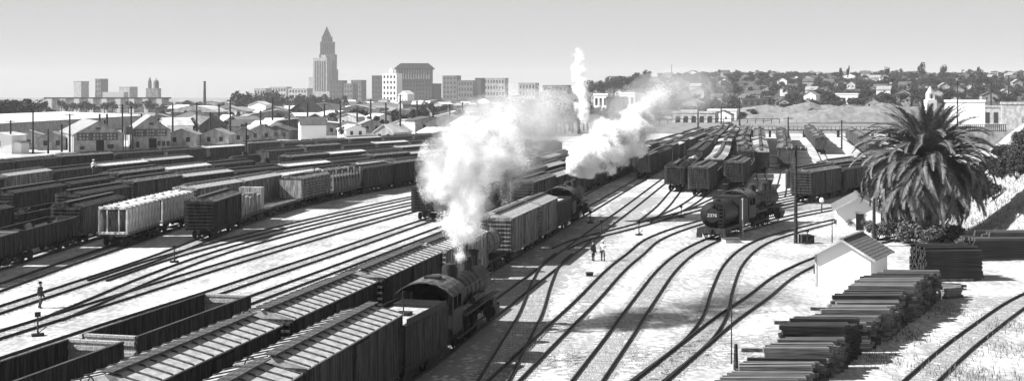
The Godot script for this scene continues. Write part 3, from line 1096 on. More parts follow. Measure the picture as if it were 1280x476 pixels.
func tender(t, L: float, kind: String):
	var b := MB.new()
	b.box(Vector3(0, .95, 0), Vector3(2.7, .3, L))
	part("underframe", b, M.loco_black, t)
	if kind == "vanderbilt":
		b = MB.new()
		var r := 1.32
		b.lathe(Vector3(0, 2.35, -L / 2 + .15), Vector3.BACK, [[0, 0], [.02, r * .55], [.1, r * .9], [.28, r], [L - 2.6, r], [L - 2.6, 0]], 24)
		part("tank", b, M.loco_black, t)
		b = MB.new()
		b.extrude(PackedVector2Array([Vector2(-1.4, 1.1), Vector2(1.4, 1.1), Vector2(1.4, 3.5), Vector2(1.15, 3.85), Vector2(-1.15, 3.85), Vector2(-1.4, 3.5)]), L / 2 - 3.3, L / 2)
		part("oil_bunker", b, M.loco_black, t)
		var tm := TextMesh.new()
		tm.text = "2376"
		tm.font_size = 64
		tm.pixel_size = .0068
		tm.depth = .02
		var n = part("number", tm, M.lettering, t, Vector3(0, 2.35, -L / 2 + .11))
		n.rotation.y = PI
		b = MB.new()
		b.tube(Vector3(0, 3.6, -L / 2 + 1.8), Vector3(0, 3.85, -L / 2 + 1.8), .42, .38, 12)
		part("hatch", b, M.loco_grey, t)
		b = MB.new()
		b.tube(Vector3(0, 3.35, -L / 2 + .4), Vector3(0, 3.35, -L / 2 + .02), .16, .18, 10)
		part("lamp", b, M.loco_grey, t)
		b = MB.new()
		for i in 6:
			b.box(Vector3(-.95, 1.3 + i * .36, -L / 2 + .02), Vector3(.45, .04, .04))
		b.box(Vector3(-1.17, 2.2, -L / 2 + .02), Vector3(.04, 2.1, .04))
		b.box(Vector3(-.73, 2.2, -L / 2 + .02), Vector3(.04, 2.1, .04))
		part("ladder", b, M.loco_grey, t)
		b = MB.new()
		b.box(Vector3(0, .8, -L / 2 - .1), Vector3(2.9, .5, .3))
		for sx in [-1, 1]:
			b.box(Vector3(sx * 1.25, .35, -L / 2 - .1), Vector3(.5, .45, .35))
		part("buffer_beam", b, M.loco_grey, t)
	else:
		b = MB.new()
		b.box(Vector3(0, 2.1, 0), Vector3(2.8, 2.05, L - .1))
		part("tank", b, M.car_dark, t)
		for sx in [-1, 1]:
			for i in 6:
				part("plate_seam", one_box(Vector3(.04, 1.95, .07), Vector3(sx * 1.41, 2.1, (i - 2.5) * (L - .6) / 5.0)), M.car_dark, t)
			part("rivet_band", one_box(Vector3(.05, .09, L - .2), Vector3(sx * 1.415, 2.95, 0)), M.car_dark, t)
		b = MB.new()
		b.box(Vector3(0, 3.14, -.3), Vector3(2.5, .06, L - 1.0))
		part("deck", b, M.roof_pale, t)
		for sx in [-1, 1]:
			part("coaming", one_box(Vector3(.06, .3, L - .6), Vector3(sx * 1.36, 3.25, 0)), M.loco_black, t)
		b = MB.new()
		b.box(Vector3(0, 3.24, 0), Vector3(.7, .16, .7))
		part("hatch", b, M.loco_black, t, Vector3(-.3, 0, -.6))
		b = MB.new()
		b.tube(Vector3(.1, 3.1, .4), Vector3(.1, 4.1, .4), .035, .035, 6)
		b.tube(Vector3(.1, 4.0, .4), Vector3(.1, 4.2, .4), .09, .07, 6)
		part("marker_post", b, M.loco_black, t)
		part("oil_bunker", one_box(Vector3(2.3, .2, 1.5), Vector3(0, 3.24, L / 2 - .9)), M.loco_black, t)
		part("tool_box", one_box(Vector3(.5, .45, .9), Vector3(1.15, 3.32, -L / 2 + .75)), M.roof_bright, t)
		b = MB.new()
		for i in 5:
			b.box(Vector3(1.43, 1.2 + i * .4, -L / 2 + .4), Vector3(.05, .04, .45))
		part("ladder", b, M.loco_grey, t)
	couplers(t, L)
	for sx in [-1, 1]:
		truck(t, sx * (L / 2 - 1.4), 0)


func locomotive(o, L: float):
	# z runs from the cab at -L/2 to the pilot at +L/2
	var r := .92
	var cy := 2.75
	var c0 := -L / 2
	var b := MB.new()
	b.lathe(Vector3(0, cy, c0 + 1.9), Vector3.BACK, [[0, 0], [0, 1.0], [3.0, 1.0], [3.5, r], [L - 3.9, r], [L - 3.9, 0]], 22)
	part("boiler", b, M.loco_black, o)
	for i in 4:
		b = MB.new()
		b.tube(Vector3(0, cy, -.04), Vector3(0, cy, .04), r + .03, r + .03, 22)
		part("boiler_band", b, M.steel, o, Vector3(0, 0, c0 + 5.6 + i * 1.05))
	b = MB.new()
	b.lathe(Vector3(0, cy, L / 2 - 2.1), Vector3.BACK, [[0, 0], [0, r + .02], [1.25, r + .02], [1.32, r - .1], [1.36, .55], [1.42, .5], [1.44, 0]], 22)
	part("smokebox", b, M.loco_grey, o)
	b = MB.new()
	b.lathe(Vector3(0, cy + .8, L / 2 - 1.5), Vector3.UP, [[0, .38], [.15, .27], [.85, .3], [.95, .36], [1.05, .36], [1.05, .2], [.6, .18], [.6, 0]], 14)
	part("smokestack", b, M.loco_black, o)
	b = MB.new()
	b.lathe(Vector3(0, cy + .75, L / 2 - 3.4), Vector3.UP, [[0, .55], [.2, .43], [.7, .43], [.92, .3], [1.0, 0]], 16)
	part("sand_dome", b, M.loco_grey, o)
	b = MB.new()
	b.lathe(Vector3(0, cy + .75, c0 + 5.0), Vector3.UP, [[0, .6], [.2, .47], [.75, .47], [1.0, .32], [1.08, 0]], 16)
	part("steam_dome", b, M.loco_grey, o)
	b = MB.new()
	b.lathe(Vector3(0, cy + 1.3, L / 2 - 2.4), Vector3.UP, [[0, .24], [.1, .2], [.3, .13], [.36, 0]], 12)
	b.box(Vector3(-.26, cy + 1.25, L / 2 - 2.4), Vector3(.05, .7, .1))
	b.box(Vector3(.26, cy + 1.25, L / 2 - 2.4), Vector3(.05, .7, .1))
	part("bell", b, M.loco_grey, o)
	b = MB.new()
	b.tube(Vector3(0, cy + .95, L / 2 - .9), Vector3(0, cy + .95, L / 2 - .45), .24, .26, 12)
	part("headlight", b, M.loco_grey, o)
	# cab
	var cab = pivot("cab", o)
	for sx in [-1, 1]:
		b = MB.new()
		b.box(Vector3(sx * 1.42, 2.0, c0 + 1.1), Vector3(.06, 1.3, 2.2))
		b.box(Vector3(sx * 1.42, 3.55, c0 + 1.1), Vector3(.06, .35, 2.2))
		b.box(Vector3(sx * 1.42, 3.0, c0 + .12), Vector3(.06, .76, .24))
		b.box(Vector3(sx * 1.42, 3.0, c0 + 1.1), Vector3(.06, .76, .12))
		b.box(Vector3(sx * 1.42, 3.0, c0 + 2.08), Vector3(.06, .76, .24))
		part("side_wall", b, M.loco_black, cab)
		part("rear_post", one_box(Vector3(.3, 2.3, .06), Vector3(sx * 1.25, 2.5, c0 + .03)), M.loco_grey, cab)
	b = MB.new()
	b.box(Vector3(0, 3.5, c0 + 2.2), Vector3(2.84, .55, .06))
	b.box(Vector3(-1.2, 2.4, c0 + 2.2), Vector3(.44, 1.8, .06))
	b.box(Vector3(1.2, 2.4, c0 + 2.2), Vector3(.44, 1.8, .06))
	part("front_wall", b, M.loco_black, cab)
	part("floor", one_box(Vector3(2.8, .12, 2.3), Vector3(0, 1.35, c0 + 1.1)), M.loco_black, cab)
	b = MB.new()
	var arc := []
	for i in 11:
		var t := lerpf(-1.0, 1.0, i / 10.0)
		arc.append(Vector2(t * 1.6, 4.3 - .62 * t * t - .05 * pow(t, 8)))
	for i in 10:
		var p: Vector2 = arc[i]
		var q: Vector2 = arc[i + 1]
		var z0 := c0 - .65
		var z1 := c0 + 2.35
		b.quad(Vector3(p.x, p.y, z1), Vector3(q.x, q.y, z1), Vector3(q.x, q.y, z0), Vector3(p.x, p.y, z0))
		b.quad(Vector3(p.x, p.y - .07, z0), Vector3(q.x, q.y - .07, z0), Vector3(q.x, q.y - .07, z1), Vector3(p.x, p.y - .07, z1))
		b.quad(Vector3(p.x, p.y, z0), Vector3(q.x, q.y, z0), Vector3(q.x, q.y - .07, z0), Vector3(p.x, p.y - .07, z0))
		b.quad(Vector3(q.x, q.y, z1), Vector3(p.x, p.y, z1), Vector3(p.x, p.y - .07, z1), Vector3(q.x, q.y - .07, z1))
	part("roof", b, M.loco_roof, cab)
	part("roof_vent", one_box(Vector3(.8, .12, .8), Vector3(-.1, 4.34, c0 + .9)), M.loco_black, cab)
	# frame, running boards, cylinders, wheels
	b = MB.new()
	b.box(Vector3(0, 1.05, .3), Vector3(1.1, .5, L - 1.2))
	b.box(Vector3(0, 1.6, L / 2 - 1.5), Vector3(1.3, .8, 1.2))
	part("frame", b, M.loco_black, o)
	for sx in [-1, 1]:
		part("running_board", one_box(Vector3(.5, .06, L - 3.6), Vector3(sx * 1.3, 1.95, .9)), M.loco_grey, o)
		b = MB.new()
		b.bar(Vector3(sx * 1.08, 3.2, c0 + 2.3), Vector3(sx * 1.08, 3.2, L / 2 - 1.0), .05, .05)
		part("handrail", b, M.loco_grey, o)
		b = MB.new()
		b.tube(Vector3(sx * 1.15, .85, L / 2 - 2.1), Vector3(sx * 1.15, .85, L / 2 - .9), .42, .42, 14)
		b.box(Vector3(sx * 1.12, 1.35, L / 2 - 1.5), Vector3(.5, .5, 1.0))
		part("cylinder", b, M.loco_grey, o)
		b = MB.new()
		b.tube(Vector3(sx * 1.2, 2.35, c0 + 5.6), Vector3(sx * 1.2, 2.35, c0 + 7.4), .2, .2, 10)
		part("air_tank", b, M.loco_grey, o)
		for i in 4:
			if not cache.has("driver"):
				var w := MB.new()
				w.lathe(Vector3(-.07, 0, 0), Vector3.RIGHT, [[0, .58], [0, .72], [.14, .72], [.14, .58], [0, .58]], 20)
				w.tube(Vector3(-.09, 0, 0), Vector3(.09, 0, 0), .16, .16, 10)
				for k in 12:
					w.bar(Vector3(0, cos(k * TAU / 12), sin(k * TAU / 12)) * .12, Vector3(0, cos(k * TAU / 12), sin(k * TAU / 12)) * .62, .06, .06)
				cache["driver"] = w.mesh()
			part("driving_wheel", cache["driver"], M.steel, o, Vector3(sx * .78, .72, c0 + 3.2 + i * 1.5))
		part("side_rod", one_box(Vector3(.07, .14, 4.9), Vector3(sx * .93, .55, c0 + 5.45)), M.loco_grey, o)
		part("main_rod", one_box(Vector3(.07, .12, 3.2), Vector3(sx * 1.03, .72, c0 + 8.0)), M.loco_grey, o)
		part("leading_wheel", cache["wheel"], M.steel, o, Vector3(sx * .75, .43, L / 2 - .6))
	b = MB.new()
	b.box(Vector3(0, .95, L / 2 - .1), Vector3(2.7, .4, .3))
	for i in 9:
		var x := (i - 4) * .26
		b.bar(Vector3(x, .8, L / 2 + .05), Vector3(x * .75, .2, L / 2 + .75 - absf(x) * .35), .07, .07)
	part("pilot", b, M.loco_black, o)



# ---------------------------------------------------------------- town
func gable_house(o, w: float, d: float, eave: float, rise: float, wall_mat, roof_mat, windows := 0, over := .4):
	var key := "house %s %s %s %s %s" % [w, d, eave, rise, over]
	if not cache.has(key):
		var b := MB.new()
		b.extrude(PackedVector2Array([Vector2(-w / 2, 0), Vector2(w / 2, 0), Vector2(w / 2, eave), Vector2(0, eave + rise - .05), Vector2(-w / 2, eave)]), -d / 2, d / 2)
		var r := MB.new()
		var k := rise / (w / 2)
		for s in [-1.0, 1.0]:
			var lo := Vector2(s * (w / 2 + over), eave - over * k)
			var up := Vector2(s * lo.x, .18)
			var q := [Vector2(0, eave + rise), lo, lo + Vector2(0, .16), Vector2(0, eave + rise + .16)]
			if s > 0:
				q.reverse()
			r.extrude(PackedVector2Array(q), -d / 2 - over, d / 2 + over)
		cache[key] = [b.mesh(), r.mesh()]
	part("wall", cache[key][0], wall_mat, o)
	part("roof", cache[key][1], roof_mat, o)
	for i in windows:
		var x := (i + .5 - windows / 2.0) * w / (windows + .3)
		part("window", one_box(Vector3(1.0, 1.3, .12), Vector3(x, eave * .58, d / 2 + .01)), M.window, o)


func block(o, w: float, d: float, h: float, m, rows := 0, cols := 0, cap := true, side_cols := 0):
	part("wall", one_box(Vector3(w, h, d), Vector3(0, h / 2, 0)), m, o)
	if cap:
		part("parapet", one_box(Vector3(w + .6, .9, d + .6), Vector3(0, h + .35, 0)), m, o)
	for r in rows:
		for c in cols:
			part("window", one_box(Vector3(w / cols * .48, h / rows * .52, .5), Vector3((c + .5 - cols / 2.0) * w / cols * .94, (r + .5) * h / rows, d / 2 - .1)), M.window, o)
		for c in side_cols:
			for s in [-1, 1]:
				part("window", one_box(Vector3(.5, h / rows * .52, d / side_cols * .45), Vector3(s * (w / 2 - .1), (r + .5) * h / rows, (c + .5 - side_cols / 2.0) * d / side_cols * .94)), M.window, o)


func span(x0: float, x1: float, z: float) -> float:
	return (x1 - x0) * z / 1550.0


func build_town():
	# ---- city hall and the downtown blocks, about 2.4 km away
	var o = thing("city_hall", "tall stepped skyscraper tower with a pointed pyramid roof", "skyscraper", Vector3(-366.47, 0, -2459))
	part("base_block", one_box(Vector3(52, 22, 40), Vector3(0, 11, 0)), M.stone, o)
	var sh = part("lower_shaft", one_box(Vector3(31, 94, 30), Vector3(1, 47, 0)), M.stone, o)
	for i in 7:
		part("window_strip", one_box(Vector3(1.7, 62, .6), Vector3(1 + (i - 3) * 4.1, 52, 15.1)), M.dark_wall, sh)
	part("shoulder", one_box(Vector3(34, 64, 24), Vector3(2, 32, -3)), M.stone, o)
	var up = part("upper_shaft", one_box(Vector3(26, 28, 26), Vector3(0, 105, 0)), M.stone, o)
	for i in 6:
		part("window_strip", one_box(Vector3(1.5, 24, .6), Vector3((i - 2.5) * 3.9, 105, 13.1)), M.dark_wall, up)
	part("lantern", one_box(Vector3(19, 12, 19), Vector3(-1, 123, 0)), M.stone, o)
	for i in 5:
		part("column", one_box(Vector3(1.2, 10, 1.2), Vector3(-1 + (i - 2) * 4.0, 123, 9.9)), M.stone_dark, o)
	var b := MB.new()
	for i in 4:
		var y0 := 128.5 + i * 4.6
		b.box(Vector3(-1.5, y0 + 2.3, 0), Vector3(14.5 - i * 3.6, 4.6, 14.5 - i * 3.6))
	b.tube(Vector3(-1.5, 146.0, 0), Vector3(-1.5, 150, 0), 1.6, .3, 8)
	part("pyramid_roof", b, M.stone_dark, o)
	o = thing("office_tower", "pale office tower with dark vertical window bands before the skyscraper", "building", Vector3(-344.76, 0, -2250), -.25)
	part("wall", one_box(Vector3(27, 81, 22), Vector3(0, 40.5, 0)), M.stone_pale, o)
	for i in 5:
		part("window_strip", one_box(Vector3(2.2, 58, .7), Vector3((i - 2) * 4.6, 46, 11.1)), M.dark_wall, o)
	part("annex", one_box(Vector3(40, 20, 20), Vector3(2, 10, 4)), M.stone_pale, o)
	part("penthouse", one_box(Vector3(9, 5, 9), Vector3(4, 83.5, 0)), M.stone_pale, o)
	o = thing("courthouse", "broad dark courthouse block with a colonnade under its heavy cornice", "building", Vector3(-149.55, 0, -1900))
	part("wall", one_box(Vector3(54, 56, 30), Vector3(0, 28, 0)), M.stone, o)
	for r in 5:
		for c in 11:
			part("window", one_box(Vector3(2, 3.6, .6), Vector3((c - 5) * 4.8, 10 + r * 6.0, 15)), M.dark_wall, o)
	for i in 13:
		b = MB.new()
		b.tube(Vector3((i - 6) * 3.9, 38, 16.2), Vector3((i - 6) * 3.9, 52, 16.2), .9, .8, 8)
		part("column", b, M.stone_pale, o)
	part("colonnade_wall", one_box(Vector3(50, 14, .6), Vector3(0, 45, 15.1)), M.stone, o)
	part("cornice", one_box(Vector3(59, 2.4, 36), Vector3(0, 54, 0)), M.stone_dark, o)
	b = MB.new()
	for s in 4:
		b.box(Vector3(0, 56.5 + s * 1.6, 0), Vector3(55 - s * 4, 1.7, 30 - s * 3))
	part("roof", b, M.dark_roof, o)
	o = thing("white_tower_block", "white tower block with a small belfry in front of the courthouse", "building", Vector3(-145.16, 0, -1500), -.35)
	block(o, span(480.5, 500, 1500), 16, 39, M.white_far, 6, 4)
	part("belfry", one_box(Vector3(4.5, 5, 4.5), Vector3(-1, 42, 0)), M.white_far, o)
	b = MB.new()
	b.tube(Vector3(-1, 44.5, 0), Vector3(-1, 48.5, 0), 1.6, .1, 8)
	part("spire", b, M.white_far, o)
	o = thing("white_gabled_hall", "small white gabled hall at the foot of the white tower", "building", Vector3(-123.95, 0, -1450), -.35)
	gable_house(o, span(501, 514, 1450), 20, 15, 4, M.white_far, M.white_far, 3)
	# plainer city blocks: x0, x1, top row, depth, material, rows, cols, label
	for a in [[95, 106, 102, 2000, "stone_pale", 0, 0, "pale square city block left of the slim grey tower"], [122, 130, 99, 2000, "stone", 5, 2, "slim grey tower on the left skyline"], [152, 167, 109, 1800, "stone_pale", 0, 0, "low pale block on the skyline left of the domed tower"],
		[388, 394, 97, 2350, "stone_pale", 0, 0, "narrow pale block left of the banded office tower"], [414, 431, 101, 2100, "stone_dark", 5, 4, "dark block at the right foot of the skyscraper"], [432, 444, 105, 2000, "stone", 4, 3, "lower grey block of the stepped pair right of the skyscraper"],
		[441, 455, 100.5, 2050, "stone", 5, 4, "taller grey block of the stepped pair right of the skyscraper"], [467, 483, 95, 1950, "stone_dark", 6, 4, "dark block left of the white belfry tower"], [542, 549, 105, 1900, "stone_dark", 0, 0, "dark narrow block right of the courthouse"],
		[555, 574, 95, 2000, "stone", 6, 4, "grey office block right of the courthouse"], [574, 594, 101, 1950, "stone", 4, 5, "low grey block right of the grey office block"], [596, 604, 98, 2000, "stone_dark", 0, 0, "dark slab left of the pale wide block"], [602, 634, 98, 2150, "stone_pale", 4, 8, "wide pale block behind the drifting steam"],
		[338, 362, 109, 2100, "stone_pale", 3, 6, "pale low block left of the banded tower"], [362, 388, 111, 2000, "pale_wall", 3, 6, "pale wide block beside the banded tower's foot"], [320, 336, 111, 1900, "stone_pale", 2, 4, "pale block at the left end of the downtown group"],
		[650, 672, 104, 1900, "stone_pale", 3, 5, "pale block behind the drifting steam, right of the wide one"], [680, 712, 107, 1800, "stone", 3, 6, "grey block left of the tall steam column"]]:
		o = thing("city_block", a[7], "building", Vector3(east((a[0] + a[1]) / 2.0, a[3]), 0, -a[3]), -.3, "downtown city blocks")
		block(o, span(a[0], a[1], a[3]), 20, 14.5 - (a[2] - 118.0) * a[3] / 1550.0, M[a[4]], a[5], a[6])
	# domed station tower on the left skyline
	o = thing("domed_tower", "pale twin-topped tower with a dome on the left skyline", "tower", Vector3(-434.52, 0, -1500))
	part("wall", one_box(Vector3(15, 22, 12), Vector3(0, 11, 0)), M.stone_pale, o)
	b = MB.new()
	b.tube(Vector3(3, 22, 0), Vector3(3, 29, 0), 3.4, 3.4, 10)
	b.ball(Vector3(3, 29, 0), Vector3(3.4, 3.6, 3.4))
	b.tube(Vector3(3, 32, 0), Vector3(3, 35.5, 0), .5, .2, 6)
	part("dome", b, M.stone, o)
	b = MB.new()
	b.box(Vector3(-4.5, 26, 0), Vector3(3.4, 9, 3.4))
	b.tube(Vector3(-4.5, 30.5, 0), Vector3(-4.5, 36, 0), 1.9, .1, 6)
	part("turret", b, M.stone, o)
	# ---- two gabled warehouses with sign boards
	warehouse(Vector3(-104.27, 0, -312) - Vector3(sin(.44), 0, cos(.44)) * 17.0, 11.8, 34, 4.5, 3.2, .44, "gabled grey warehouse with a long sign board, left of the pair", false)
	warehouse(Vector3(-93.61, 0, -321) - Vector3(sin(.33), 0, cos(.33)) * 15.0, 9.8, 30, 5.2, 3.7, .33, "gabled grey warehouse with three side windows, right of the pair", true)
	# ---- the long freight house and its white-piered neighbour
	o = thing("freight_house", "very long low freight house with a broad pale roof", "building", Vector3(-205, 0, -455), 0)
	gable_house(o, 78, 220, 5.0, 1.6, M.pale_wall, M.pale_roof, 8)
	o = thing("arcade_building", "long pale building with white piers behind the left trees", "building", Vector3(-326.45, 0, -1000))
	part("wall", one_box(Vector3(94, 11, 16), Vector3(0, 5.5, 0)), M.pale_wall, o)
	part("roof", one_box(Vector3(97, 1.2, 18), Vector3(0, 11.6, 0)), M.dark_roof, o)
	for i in 9:
		part("pier", one_box(Vector3(4, 11, 2), Vector3(-44 + i * 11, 5.5, 9)), M.white_far, o)
	part("raised_bay", one_box(Vector3(17, 5, 12), Vector3(6, 14, 0)), M.white_far, o)
	o = thing("white_shed", "plain white shed at the far left edge", "shed", Vector3(-125.16, 0, -306))
	gable_house(o, 6.5, 9, 4.4, .7, M.white_far, M.pale_roof, 1)
	o = thing("white_shed", "small white lean-to beside the white shed at the left edge", "shed", Vector3(-121.21, 0, -305))
	gable_house(o, 2.4, 5, 2.6, .3, M.white_far, M.pale_roof, 0)
	o = thing("arched_hall", "low hall under a broad white curved roof", "building", Vector3(-161.45, 0, -640))
	part("wall", one_box(Vector3(23, 5.6, 26), Vector3(0, 2.8, 0)), M.grey_wall, o)
	b = MB.new()
	for i in 8:
		var t0 := lerpf(-1, 1, i / 8.0)
		var t1 := lerpf(-1, 1, (i + 1) / 8.0)
		var y0 := 5.6 + 3.2 * (1 - t0 * t0)
		var y1 := 5.6 + 3.2 * (1 - t1 * t1)
		b.quad(Vector3(t0 * 12, y0, 14), Vector3(t1 * 12, y1, 14), Vector3(t1 * 12, y1, -14), Vector3(t0 * 12, y0, -14))
		b.quad(Vector3(t0 * 12, 5.5, 14), Vector3(t1 * 12, 5.5, 14), Vector3(t1 * 12, y1, 14), Vector3(t0 * 12, y0, 14))
	part("roof", b, M.pale_roof, o)
	# small houses and sheds between yard and city: x, depth, width, depth, eave, rise, turn, wall, roof, label
	for a in [[229, 352, 8.5, 9, 3.2, 1.6, .1, "pale_wall", "mid_roof", "pale-roofed house right of the gabled warehouses"], [229, 455, 8, 10, 3.5, 2.2, .5, "grey_wall", "pale_roof", "small house with a pale roof above the pale-roofed house"],
		[250, 470, 7, 9, 3.6, 2.4, -.4, "grey_wall", "pale_roof", "small white-roofed house left of the dark gable"], [266, 415, 7.2, 12, 4.2, 2.8, .1, "dark_wall", "dark_roof", "dark gabled house among the white roofs"],
		[284, 500, 8, 10, 3.6, 2.6, .6, "grey_wall", "pale_roof", "white-roofed house right of the dark gable"], [272, 358, 8, 8, 3.0, 1.6, .0, "pale_wall", "mid_roof", "low cottage below the dark gabled house"],
		[305, 470, 9, 12, 3.8, 2.4, -.5, "dark_wall", "mid_roof", "grey-roofed house right of the white-roofed houses"], [303, 372, 6, 7, 3.0, 1.6, .2, "grey_wall", "dark_roof", "dark-roofed cottage beside the tall left-yard pole"],
		[372, 490, 32, 12, 3.2, 1.8, .06, "dark_wall", "pale_roof", "long low shed with a pale roof behind the left yard"], [383, 640, 15, 26, 4.5, 5.5, -.15, "dark_wall", "dark_roof", "large dark gabled barn behind the long low shed"],
		[345, 600, 24, 16, 5, 2, .2, "grey_wall", "mid_roof", "wide grey shed left of the dark barn"], [420, 620, 22, 22, 4.0, 2.4, .5, "pale_wall", "pale_roof", "pale-roofed shed right of the dark barn"],
		[446, 700, 24, 20, 6, 2.6, .1, "pale_wall", "pale_roof", "white-roofed warehouse below the stepped city blocks"], [436, 455, 5, 6, 4.2, .6, .0, "white_far", "pale_roof", "small white box shed before the dark trees"],
		[470, 560, 18, 12, 4, 2, -.2, "dark_wall", "dark_roof", "dark shed below the white tower block"], [500, 640, 26, 14, 5, 1.6, .1, "pale_wall", "mid_roof", "pale factory shed below the courthouse"],
		[530, 720, 30, 14, 6, 1.4, .0, "white_far", "mid_roof", "white factory hall right of the white gabled hall"], [560, 560, 14, 10, 4.5, 1.6, .15, "white_far", "mid_roof", "white shed left of the drifting steam"],
		[585, 640, 12, 10, 7, 1.0, .0, "white_far", "pale_roof", "tall white shed half veiled by steam"], [610, 760, 26, 12, 8, 1.0, .0, "pale_wall", "pale_roof", "pale hall veiled by the drifting steam"],
		[475, 900, 34, 16, 7, 2, .0, "white_far", "mid_roof", "long white hall left of the white gabled hall"], [330, 820, 22, 14, 6, 2.5, .3, "pale_wall", "mid_roof", "pale hall left of the wide grey shed"],
		[295, 700, 20, 14, 5, 2.5, -.3, "grey_wall", "mid_roof", "grey hall right of the arched hall"], [200, 520, 14, 14, 4, 2.2, .2, "grey_wall", "mid_roof", "grey-roofed shed behind the right warehouse"],
		[36, 330, 9, 8, 3.4, 1.5, .3, "pale_wall", "mid_roof", "grey-roofed cottage right of the white shed"], [66, 326, 7, 7, 3.2, 1.5, .2, "grey_wall", "mid_roof", "low cottage left of the gabled warehouses"], [322, 388, 8, 8, 3.2, 1.8, .4, "grey_wall", "mid_roof", "grey cottage near the middle of the left yard's edge"],
		[350, 402, 9, 8, 3.0, 1.4, -.2, "dark_wall", "dark_roof", "low dark shed in front of the long low shed"], [405, 440, 9, 8, 3.4, 1.4, .1, "pale_wall", "dark_roof", "pale cottage right of the long low shed"], [462, 470, 8, 8, 3.4, 1.6, .3, "grey_wall", "mid_roof", "grey cottage right of the white box shed"]]:
		o = thing("town_building", a[9], "building", Vector3(east(a[0], a[1]), 0, -a[1]), a[6], "low buildings behind the left yard")
		gable_house(o, a[2], a[3], a[4], a[5], M[a[7]], M[a[8]], clampi(int(a[2] / 3.0), 1, 5))
	o = thing("factory_chimney", "tall thin factory chimney on the left skyline", "chimney", Vector3(-273.23, 0, -1100))
	b = MB.new()
	b.tube(Vector3.ZERO, Vector3(0, 25.5, 0), 1.5, 1.0, 10)
	part("shaft", b, M.stone_dark, o)
	b = MB.new()
	b.tube(Vector3(0, 25.5, 0), Vector3(0, 26.3, 0), 1.25, 1.25, 10)
	part("rim", b, M.stone_dark, o)
	# ---- east side: the white blocks and the houses on the hill
	for a in [[754, 118.5, 138, 700, 8, "white_far", 2, 3, "white two-storey block left of the dark brick one"], [771, 122.5, 139, 690, 9, "dark_wall", 2, 3, "dark brick block between the two white blocks"], [787, 117, 138, 705, 9, "white_far", 2, 3, "white block right of the dark brick one"],
		[946, 124.5, 146, 720, 15, "dark_wall", 3, 4, "dark square brick block at the end of the far yard"], [771, 96, 108, 1300, 11, "stone", 2, 3, "grey stone block on the crest above the white blocks"], [1196, 102.5, 122, 1150, 17, "stone_pale", 5, 6, "pale apartment block on the hill right of the palm"], [1060, 118, 135, 800, 14, "white_far", 1, 4, "white flat-roofed block above the earth mounds"],
		[1207, 127, 150, 560, 17, "white_far", 0, 0, "long white wall building right of the palm's top"], [1272, 130, 150, 520, 12, "pale_wall", 0, 0, "pale flat building at the right edge"], [1094, 130.5, 142, 760, 10, "pale_wall", 1, 3, "pale workshop left of the white church tower"],
		[1124, 131, 142, 760, 12, "pale_wall", 1, 4, "pale workshop nearest the white church tower"], [870, 141, 150, 640, 22, "pale_wall", 1, 5, "low pale shed beyond the middle of the far yard"], [905, 138, 149, 690, 16, "white_far", 1, 4, "low white shed left of the dark brick block"], [1230, 134, 150, 600, 16, "pale_wall", 1, 4, "pale low building behind the iron railing"]]:
		var z: float = a[3]
		var h = 14.5 - (a[1] - 118.0) * z / 1550.0
		var base := minf(14.5 - (a[2] - 118.0) * z / 1550.0, hill_height(east(a[0], z), z) - 1.5)
		o = thing("block_building", a[8], "building", Vector3(east(a[0], z), base, -z), -.35, "blocks below the hill")
		block(o, a[4], 10, h - base, M[a[5]], a[6], a[7])
	o = thing("church_tower", "white church tower with a pointed cap behind the palm", "tower", Vector3(east(1164, 590), 0, -590))
	part("shaft", one_box(Vector3(4.6, 12, 4.6), Vector3(0, 6, 0)), M.white_far, o)
	part("belfry", one_box(Vector3(3.2, 3.4, 3.2), Vector3(0, 13.6, 0)), M.white_far, o)
	part("belfry_opening", one_box(Vector3(1.0, 2.0, .2), Vector3(0, 13.6, 1.55)), M.window, o)
	b = MB.new()
	b.tube(Vector3(0, 15.3, 0), Vector3(0, 18.5, 0), 2.0, .1, 8)
	part("spire", b, M.white_far, o)
	var r := RandomNumberGenerator.new()
	r.seed = 77
	# the close-packed low town between yard and city
	var taken := []
	for c in get_children():
		if c is Node3D and c.has_meta("category") and c.position.z < -295:
			taken.append(Vector2(c.position.x, c.position.z))
	for row in [[395.0, 16, 212, 600, "nearest"], [455.0, 17, 205, 620, "second"], [540.0, 18, 200, 640, "third"], [660.0, 20, 195, 650, "fourth"], [800.0, 20, 195, 660, "fifth"], [1150.0, 26, -10, 660, "sixth"], [1400.0, 28, -10, 700, "seventh"]]:
		var n := 0
		for i in row[1]:
			var px: float = lerpf(row[2], row[3], (i + r.randf_range(.1, .9)) / row[1])
			var z: float = row[0] * r.randf_range(.95, 1.05)
			var at := Vector3(east(px, z), 0, -z)
			if taken.any(func(q): return q.distance_to(Vector2(at.x, at.z)) < 13.0):
				continue
			taken.append(Vector2(at.x, at.z))
			o = thing("town_house", "%s house from the left in the town's %s row beyond the yard" % [ORD[n], row[4]], "house", at, r.randf_range(-.6, .6) + (PI / 2 if r.randf() < .4 else 0.0), "small houses of the low town")
			gable_house(o, [7.0, 9.0, 13.0][r.randi() % 3] * (1.0 if z < 700 else 1.7), [8.0, 11.0][r.randi() % 2], [3.0, 3.6, 5.0][r.randi() % 3] * (1.0 if z < 700 else 1.6), [1.4, 2.2][r.randi() % 2], M[["white_far", "pale_wall", "grey_wall", "dark_wall"][r.randi() % 4]], M[["dark_roof", "mid_roof", "pale_roof", "pale_roof"][r.randi() % 4]], 2)
			n += 1
	var rows := [[690.0, 14, "lowest"], [800.0, 18, "lower"], [930.0, 20, "middle"], [1080.0, 22, "upper"], [1250.0, 24, "high"], [1450.0, 26, "crest"]]
